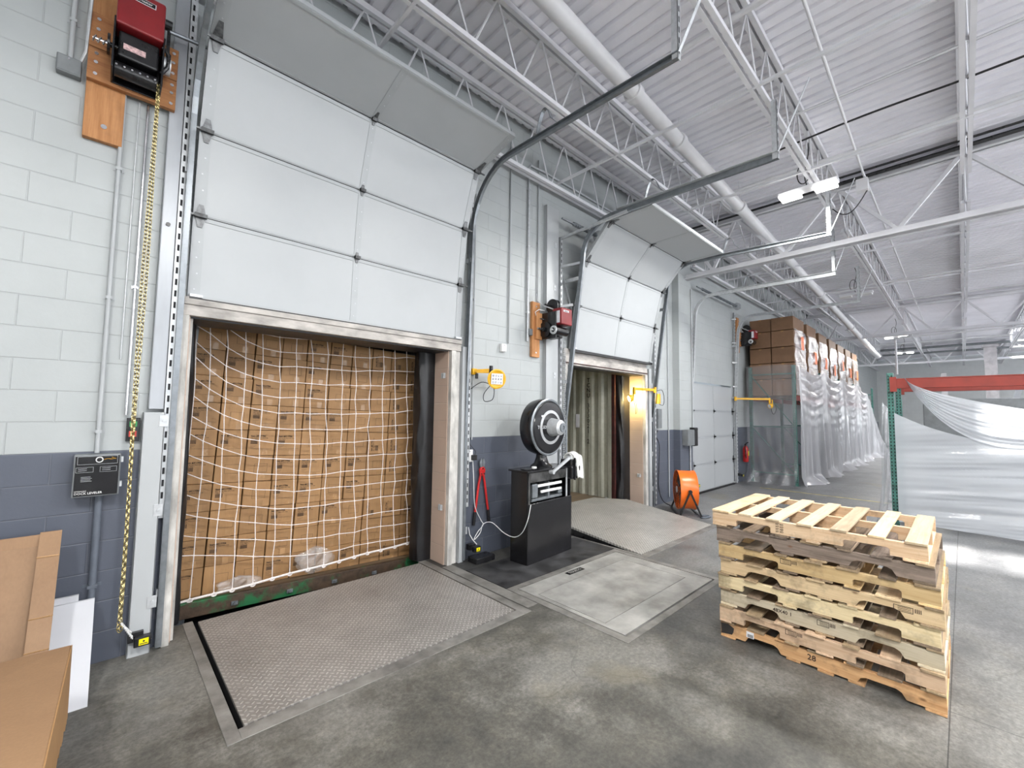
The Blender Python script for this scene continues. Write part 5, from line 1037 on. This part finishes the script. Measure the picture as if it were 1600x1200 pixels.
for i in range(8):
    rr = random.Random(20 + i); dx = rr.uniform(-.012, .012); dy = [0, .0, .0, .01, -.01, .0, .02, .045][i]; z = HP * i
    L_ = LY if i < 7 else 1.20
    t = thing('wooden_pallet', PL[i], 'pallet', (3.505 + dx, .125 + dy, z + .001), rot=(0, 0, rr.uniform(-.006, .006)), group='stack of wooden pallets')
    wx, wy = M['wx%d' % i], M['wy%d' % i]; th = .0138
    for k, sx in enumerate((0, LX / 2 - .018, LX - .036)):
        b = MB(); b.prism([(p[0], p[1] + th) for p in stringer_poly(i % 2)], 0, sx, sx + .036); st = b.build('stringer', wy, t, bevel=.002)
        if k == 0: front = st
    ws = [.10, .085, .09, .088, .09, .092, .125] if i == 7 else [rr.uniform(.075, .12) for _ in range(7)]
    for k in range(7):
        y0 = (LY - ws[k]) * k / 6; tone = wx if i != 7 else (M['deckpale'] if k in (1, 2, 3, 4, 5) and k != 1 else M['wx7'] if k < 6 else M['wx5'])
        if i == 7: tone = M['deckpale'] if k not in (1, 6) else M['wx4']
        else: tone = M[rr.choice(['wold', 'wold2', 'wold2', 'wx%d' % i])]
        b = MB(); b.box(-.004 - (rr.uniform(0, .012)), LX + rr.uniform(0, .008), y0 + .001, y0 + ws[k] - .001, th + .0895, th + .0895 + th); b.build('deck_board', tone, t, bevel=.002)
    for k in range(5):
        w_ = rr.uniform(.08, .12); y0 = (LY - w_) * k / 4 if k in (0, 4) else (.49, .56, .63)[k - 1] - w_ / 2 + .0
        if k in (1, 3): y0 = {1: .40, 3: .74}[k] - .04; w_ = .085
        b = MB(); b.box(-.002 - rr.uniform(0, .01), LX, y0 + .001, y0 + w_ - .001, .0, th); b.build('bottom_board', M[rr.choice(['wold2', 'wold', 'wx%d' % i])], t, bevel=.002)
    # stamps on the visible stringer
    b = MB(); yv = -.0008; nrm = (0, -1, 0)
    def stamp(y, zc, w_=.12):
        rect2 = [(y, y - w_ * .55, zc, zc + .035)]
        for (ya, yb2, za, zb) in rect2:
            for q in ((ya, yb2, za, za + .003), (ya, yb2, zb - .003, zb), (ya, ya - .003, za, zb), (yb2 + .003, yb2, za, zb)): b.box(-.0012, 0, min(q[0], q[1]), max(q[0], q[1]), q[2], q[3])
        for j in range(3): b.box(-.0012, 0, y - w_ * .5, y - w_ * .12, zc + .008 + j * .009, zc + .0105 + j * .009)
        for j in range(4): b.box(-.0012, 0, y - w_ * .62 - j * .008, y - w_ * .62 - j * .008 + .004, zc + .01, zc + .033)
    if i == 5: stamp(.80, .055)
    if i == 4: stamp(.22, .05, .16)
    if i == 1: stamp(.78, .055)
    if i == 2: add_text(b, '48X40 1', .034, (-.0012, .86, .060), (0, -1, 0), (0, 0, 1)); stamp(.60, .055)
    if i == 0: add_text(b, '28', .050, (-.0012, .66, .050), (0, -1, 0), (0, 0, 1))
    if i == 7:
        for j in range(4): add_text(b, 'HT KD', .016, (-.0012, .78, .028 + j * .017), (0, -1, 0), (0, 0, 1))
    if b.v: b.build('stamp', M['inkbrown'], front)
    if i == 0:
        b = MB(); b.prism([(1.135, .03), (1.21, .02), (1.213, .095), (1.16, .10), (1.12, .08), (1.125, .05)], 0, -.0008, 0); b.build('burn_mark', M['ink'], front)
        b = MB(); b.box(-.0015, 0, .985, 1.035, .052, .095); lb = b.build('barcode_label', M['whitelab'], front); b = MB()
        for j in range(9): b.box(-.0025, -.0015, .991 + j * .0042, .9932 + j * .0042, .056, .078)
        b.build('bars', M['ink'], lb)

# ------------------------------------------------------------------ orange drum fan
fan = thing('drum_fan', 'orange drum fan on a black stand beside the second dock door', 'fan', (7.30, 3.33, 0), rot=(0, 0, math.radians(127)))
# local +x is the blowing direction
c = (0, 0, .40)
b = MB(); b.lathe([(-.14, .315), (-.14, .33), (-.12, .325), (-.09, .318), (.09, .318), (.12, .325), (.14, .33), (.14, .315), (-.14, .315)], c, (1, 0, 0), 48); b.build('drum', M['orange'], fan, smooth=True)
b = MB()
for side in (.135, -.135):
    for k in range(7): r_ = .05 + .043 * k; b.tube([(side, r_ * math.cos(a), .40 + r_ * math.sin(a)) for a in [2 * PI * j / 36 for j in range(36)]], .003, 4, closed=True)
    for k in range(12): a = 2 * PI * k / 12; b.cyl((side, .04 * math.cos(a), .40 + .04 * math.sin(a)), (side, .316 * math.cos(a), .40 + .316 * math.sin(a)), .003, 4)
b.build('guard_grille', M['black'], fan)
b = MB(); b.cyl((.136, 0, .40), (.146, 0, .40), .055, 20); b.build('badge', M['galv'], fan); b = MB(); b.cyl((-.12, 0, .4), (.05, 0, .4), .07, 18); b.build('motor', M['black'], fan, smooth=True)
for k in range(3):
    a0 = 2 * PI * k / 3; b = MB()
    def fb(u, v): r_ = .06 + .24 * u; a = a0 + (v - .5) * 1.25 * (.7 + .5 * u); return (.07 + .05 * (v - .5), r_ * math.cos(a), .40 + r_ * math.sin(a))
    b.grid(fb, 6, 6); b.build('blade', M['black'], fan, smooth=True, solid=.003)
for s in (-1, 1):
    b = MB(); b.bar((0, s * .345, .42), (.17, s * .345, .02), .022, .028); b.bar((0, s * .345, .42), (-.17, s * .345, .02), .022, .028); b.cyl((0, s * .325, .42), (0, s * .37, .42), .03, 12); b.build('side_stand', M['black'], fan, bevel=.003)
b = MB(); b.bar((.17, -.35, .016), (.17, .35, .016), .03, .03); b.bar((-.17, -.35, .016), (-.17, .35, .016), .03, .03); b.build('base_rail', M['black'], fan)
cord([(7.18, 3.12, .03), (7.12, 2.98, .02), (7.22, 2.92, .02), (7.34, 2.95, .02), (7.3, 3.06, .02), (7.2, 3.0, .03), (7.28, 2.9, .02)], .010, 'greyconduit', 'small bundle of dark cord on the floor in front of the fan')

# ------------------------------------------------------------------ fire extinguisher
fe = thing('fire_extinguisher', 'red fire extinguisher on the wall right of the closed door', 'fire extinguisher', (11.95, 3.88, .50))
b = MB(); b.lathe([(0, 0), (0, .055), (.02, .068), (.33, .068), (.37, .05), (.40, .025), (.42, .02)], (11.95, 3.87, .50), (0, 0, 1), 24); b.build('cylinder', M['extred'], fe, smooth=True)
b = MB(); b.box(11.91, 12.0, 3.84, 3.88, .92, .96); b.cyl((11.95, 3.87, .96), (11.95, 3.80, 1.0), .012, 8); b.build('valve', M['black'], fe)
b = MB(); b.box(11.92, 11.98, 3.7985, 3.801, .66, .78); b.build('label', M['yellowb'], fe)
b = MB(); b.tube([(11.92, 3.86, .94), (11.86, 3.84, .85), (11.87, 3.83, .6)], .012, 8); b.build('hose', M['black'], fe, smooth=True)

# ------------------------------------------------------------------ pallet racks
def upright_frame(r, x, y0, y1, h, axis='y'):
    for yy in (y0, y1):
        b = MB(); b.box(x - .04, x + .04, yy - .035, yy + .035, 0.0, h); p = b.build('upright', M['rackg'], r, bevel=.004)
        b = MB(); z = .08
        while z < h - .05:
            for q in (-.018, .018): b.box(x - .0415, x - .04, yy + q - .006, yy + q + .006, z, z + .028)
            z += .055
        b.build('punched_holes', M['dark'], p)
        b = MB(); b.box(x - .07, x + .07, yy - .06, yy + .06, 0, .008); b.build('foot_plate', M['rackg'], r)
    for z in (.25, h * .48, h - .2):
        b = MB(); b.bar((x, y0, z), (x, y1, z), .03, .03); b.build('brace', M['rackg'], r)
    for (za, zb) in ((.25, h * .48), (h * .48, h - .2)):
        b = MB(); b.bar((x, y1, zb), (x, y0, za), .022, .022); b.build('brace', M['rackg'], r)
rk = thing('pallet_rack', 'long green pallet rack with orange beams along the dock wall, under plastic', 'pallet rack', (16, 3.3, 0))
RX = [12.22, 14.95, 17.7, 20.4, 22.9]
for x in RX: upright_frame(rk, x, 2.83, 3.80, 2.93 if x < 22 else 2.5)
for i in range(4):
    for yy in (2.83, 3.80):
        b = MB(); b.box(RX[i] + .04, RX[i + 1] - .04, yy - .025, yy + .025, 2.06, 2.18); b.build('load_beam', M['beam'], rk, bevel=.003)
cz = [2.19, 2.62, 3.02, 3.42, 3.84]; ch = [.42, .39, .39, .41, .33]
def big_carton(w_, d_, h_):
    r = thing('storage_carton', '', 'carton', (0, 0, 0), local=True); b = MB(); b.box(-w_ / 2, w_ / 2, -d_ / 2, d_ / 2, 0, h_); b.build('box_body', M['cardd'], r, bevel=.006)
    b = MB(); b.box(-w_ / 2 - .001, w_ / 2 + .001, -.03, .03, h_ - .03, h_ + .001); b.build('tape', M['tape'], r); return r
LV = ['bottom layer', 'second layer', 'third layer', 'fourth layer', 'top layer']
PN = ['nearest', 'second', 'third', 'fourth', 'fifth', 'sixth', 'farthest']
bp = {}
for p_ in range(7):
    x0 = 12.78 + p_ * 1.36
    top = 5
    for li in range(top):
        for ci, yy in enumerate((3.06, 3.57)):
            key = li
            if key not in bp: o = bp[key] = big_carton(1.02, .49, ch[li] - .006)
            else: o = copy_tree(bp[key])
            o.location = (x0 + R.uniform(-.02, .02), yy + R.uniform(-.006, .006), cz[li] - (0 if p_ < 2 else .05 * (li > 3))); o['group'] = 'brown cartons stacked on the rack'
            o['label'] = 'brown carton on the %s rack pallet, %s, %s' % (PN[p_], LV[li], 'aisle side' if ci == 0 else 'wall side')
    h_ = cz[min(top, 5) - 1] + ch[min(top, 5) - 1] - (.3 if top == 5 else 0) - .02
    b = MB(); rr = random.Random(p_)
    def fw(u, v):
        return (x0 - .53 + 1.06 * u, 2.79 + .02 * math.sin(13 * u + p_) * math.sin(11 * v + 2 * p_) - .012 * math.sin(29 * v + 7 * u), 2.2 + (h_ - 2.2) * v)
    b.grid(fw, 16, 26); wr = b.build('stretch_wrap', M['wrap'], None, label='shiny clear stretch wrap on the %s rack pallet' % PN[p_], cat='plastic wrap', group='stretch wrap on the rack pallets')
    xl, zl = x0 + [.05, .1, .05, -.05, .0, .05, .1][p_], [3.36, 3.12, 3.08, 2.98, 3.25, 3.1, 3.1][p_]
    b = MB(); b.box(xl - .11, xl + .13, 2.752, 2.756, zl, zl + .34); pl = b.build('placard', M['orangelab'], None, label='orange placard on the %s wrapped rack pallet' % PN[p_], cat='placard', group='orange placards on the rack pallets')
    b = MB(); b.box(xl - .08, xl + .10, 2.7505, 2.752, zl + .2, zl + .21); b.build('print_line', M['ink'], pl)
# plastic on the left rack
ph = [R.uniform(0, 6.28) for _ in range(12)]
def scallop(x):
    posts = RX + [27.8]; z = 2.95
    for i in range(len(RX) - 1):
        if RX[i] <= x <= RX[i + 1]: u = (x - RX[i]) / (RX[i + 1] - RX[i]); return 2.95 - .16 * math.sin(PI * u) ** .8 - (0 if i < 3 else .25 * u)
    return 2.70
def sheetL(u, v):
    x = 12.16 + u * 15.5
    zt_ = scallop(min(x, 22.9)) if x <= 22.9 else 2.70 - (x - 22.9) / (27.66 - 22.9) * 2.55
    k = (1 - v); amp = .05 + .10 * v
    fold = math.sin(x * 9.5 + ph[0] + 1.2 * math.sin(x * 2.1)) * .5 + math.sin(x * 17 + ph[1] + 2.5 * v) * .3 + math.sin(x * 4.2 + ph[2]) * .5
    swag = 0
    if RX[0] < x < 22.9:
        i = max(j for j in range(len(RX)) if RX[j] <= x + 1e-6); i = min(i, 3); uu = (x - RX[i]) / (RX[i + 1] - RX[i]); env = math.sin(PI * uu) * math.exp(-(v * 3.2) ** 2)
        swag = env * .055 * math.sin(v * 70 - 4 * math.sin(PI * uu))
    out = .03 + .04 * v + (.14 * max(0, v - .93) / .07 * (1 + math.sin(x * 3 + ph[4]))) + .25 * max(0, (x - 22.9) / 4.8) * v
    z = max(.012, zt_ * (1 - v) ** 1.0 * 1.0 if v < .97 else zt_ * (1 - v)); 
    return (x + .05 * math.sin(v * 6 + x) * v, 2.74 - out - (.03 + .055 * v) * fold + swag, z)
b = MB(); b.grid(sheetL, 420, 60); b.build('plastic_sheet', M['film'], None, label='long translucent plastic sheet draped over the aisle side of the left rack', cat='plastic sheet', smooth=True)
def sheetEnd(u, v):
    y = 3.86 - u * 1.08; z = max(.012, (2.93 + .02 * math.sin(u * 3.1)) * (1 - v)); q = abs(u - .0)
    ang = math.sin((u * 8 + v * 5) * 2.2 + ph[5]) * .4 + math.sin((u * 15 - v * 7) * 2 + ph[6]) * .25 + math.sin((u * 5 + v * 9) + ph[7]) * .5
    return (12.14 - .05 - .03 * ang * (.4 + v) - .25 * max(0, v - .88) / .12 * (.6 + .4 * math.sin(u * 20)), y + (.10 * max(0, v - .8) * 3) * (1 if u < .2 else 0), z)
b = MB(); b.grid(sheetEnd, 90, 60); b.build('plastic_sheet', M['filmthin'], None, label='thin clear plastic sheet closing the near end of the left rack', cat='plastic sheet', smooth=True)
# far rack frame past the sheet
fr = thing('pallet_rack', 'small green rack frame standing far down the aisle', 'pallet rack', (30, 3.6, 0))
for yy in (3.35, 3.9):
    b = MB(); b.box(29.96, 30.04, yy - .04, yy + .04, 0, 3.25); b.build('upright', M['rackg'], fr)
for (za, zb) in ((2.9, 2.9), (2.35, 2.9), (2.3, 2.3)):
    b = MB(); b.bar((30, 3.35, za), (30, 3.9, zb), .04, .04); b.build('brace', M['rackg'], fr)
# right rack
rr_ = thing('pallet_rack', 'green pallet rack with a long red beam at the right, draped in plastic', 'pallet rack', (9.5, 0, 0))
def upr(x, y, h):
    b = MB(); b.box(x - .045, x + .035, y - .04, y + .04, 0, h); p = b.build('upright', M['rackg'], rr_, bevel=.004); b = MB(); z = .08
    while z < h - .03:
        for q in (-.02, .02): b.box(x - .0465, x - .045, y + q - .007, y + q + .007, z, z + .026)
        b.box(x - .02, x - .005, y + .04, y + .0415, z, z + .026); z += .052
    b.build('punched_holes', M['dark'], p)
for x in (9.06, 10.25):
    for y in (.78, -2.4): upr(x, y, 2.38 if x < 10 else 2.34)
for y in (.78, -2.4):
    for (za, zb) in ((.3, .3), (.3, 1.2), (1.2, 1.2), (2.1, 1.2)):
        b = MB(); b.bar((9.1, y, za), (10.2, y, zb), .03, .03); b.build('brace', M['rackg'], rr_)
for x in (9.0, 10.25):
    b = MB(); b.box(x - .03, x + .03, -2.4, .74, 2.13, 2.27); b.box(x - .035, x + .03, -2.4, .74, 2.27, 2.285); b.build('load_beam', M['beam'], rr_, bevel=.004)
    b = MB(); b.box(x - .04, x + .0, .70, .78, 2.08, 2.31); b.build('beam_connector', M['beam'], rr_)
# plastic on the right rack
from mathutils import noise as NZ
def hfold(y, z, s=1.0, k=0.0):
    return (.055 * NZ.noise(Vector((y * .45 + k, z * 4.2 + y * .35, k))) + .035 * NZ.noise(Vector((y * .7 + 5, z * 11 + y * 1.1, k + 3))) + .02 * NZ.noise(Vector((y * 1.2, z * 26 + 2 * y, 9)))) * s
    return (.020 * math.sin(z * 21 + y * 1.8 + 1.5 * math.sin(y * 1.3 + k)) + .012 * math.sin(z * 43 - y * 2.6 + k) + .03 * math.sin(z * 7 + y * 1.1 + 2 + k)) * s
def sheetR(u, v):
    y = .74 - u * 3.2; ztop = 1.75 - .62 * (1 - math.exp(-u * 3.6)) + .05 * u; zb = .085 - .035 * u
    z = zb + (ztop - zb) * (1 - v); z += -.05 * math.sin(PI * v) * math.sin(PI * min(u, 1))
    return (8.93 - .05 * math.sin(PI * u) * (1 - v * .5) + hfold(y, z) * min(1, u * 5 + .15), y, z)
b = MB(); b.grid(sheetR, 110, 90); b.build('plastic_sheet', M['film2'], None, label='lower milky plastic sheet hung with sagging folds on the right rack', cat='plastic sheet', smooth=True)
def sheetU(u, v):
    y = .60 - u * 3.1; zt_ = 2.30 - .49 * min(1, u / .379) ** .55; zb = 2.28 - (1.02) * (1 - math.exp(-u * 7.0)) - .12 * math.exp(-((u - .25) / .2) ** 2) + .02
    zb = min(zb, zt_ - .01)
    z = zt_ + (zb - zt_) * v
    return (8.90 - .07 * math.sin(PI * v) * min(1, u * 3) + .018 * math.sin((v * 5 + u * 1.2) * 4.2) * min(1, u * 4) + .008 * math.sin(v * 60 + u * 9), y, z)
b = MB(); b.grid(sheetU, 110, 60); b.build('plastic_sheet', M['film2'], None, label='upper plastic sheet fanning out from the red beam end', cat='plastic sheet', smooth=True)
def sheetS(u, v):
    x = 8.96 + u * 1.3; z = max(.012, 2.0 - 1.2 * u + 0 * v) * (1 - v) if u < .2 else (2.0 - 1.0 * u) * (1 - v); z = max(.012, z)
    return (x - .55 * v ** 4 * (1 - u), .86 + .03 * math.sin(x * 19 + v * 3) + .06 * v + .05 * v ** 3 * math.sin(9 * u), z)
b = MB(); b.grid(sheetS, 40, 50); b.build('plastic_sheet', M['filmthin'], None, label='thin plastic sheet wrapped round the corner of the right rack', cat='plastic sheet', smooth=True)
# things seen behind the right rack
b = MB(); b.box(13.4, 14.3, -2.6, .62, .0, 2.1); b.build('grey_cabinet', M['greybox'], None, label='grey shelving block behind the right rack', cat='cabinet', bevel=.02)
cl = thing('building_column', 'grey steel building column behind the red beam', 'column', (24, -.78, 0)); b = MB(); b.box(23.85, 24.15, -.95, -.63, 0, 4.45); b.build('shaft', M['beige'], cl); b = MB(); b.box(23.8, 24.2, -1.0, -.58, 4.36, 4.45); b.build('cap_plate', M['beige'], cl)
b = MB(); b.box(29.9, 30.1, .48, .68, 0, 3.9); b.build('building_column', M['beige'], None, label='thin dark column far behind the red beam', cat='column')
def tent(u, v):
    x = 17.0 + 2.4 * u; y0 = -1.05 - .0; a = v * 2 - 1; pk = 3.35 - .25 * abs(u - .4)
    z = pk - 2.9 * abs(a) ** 1.25; return (x + .05 * math.sin(v * 40), -1.35 + a * (.75 + .0 * u) + .03 * math.sin(u * 30 + v * 9), max(.02, z))
b = MB(); b.grid(tent, 30, 60); b.build('plastic_sheet', M['film2'], None, label='tall peaked plastic covering behind the red beam at the right edge', cat='plastic sheet', smooth=True)
wr = thing('wrapped_rack', 'plastic-wrapped rack load under the red beam at the right', 'rack', (15.5, -.9, 0))
b = MB(); b.box(15.0, 16.4, -2.8, -.35, .0, 1.9); b.build('load', M['cardd'], wr, bevel=.02); b = MB()
b.grid(lambda u, v: (14.93 + .02 * math.sin(v * 33 + u * 20), -.25 - 2.6 * u, 2.15 * v + .01), 40, 40); b.build('plastic_cover', M['film2'], wr, smooth=True)
# small white spigot pipe on the far side
pipe_thing('vent_pipe', [(20.2, 1.55, 3.2), (20.2, 1.55, 4.45), (20.2, 1.4, 4.5), (20.2, -2.5, 4.5)], .03, M['pipe'], 'white pipe dropping from the roof with a brass valve near the rack')
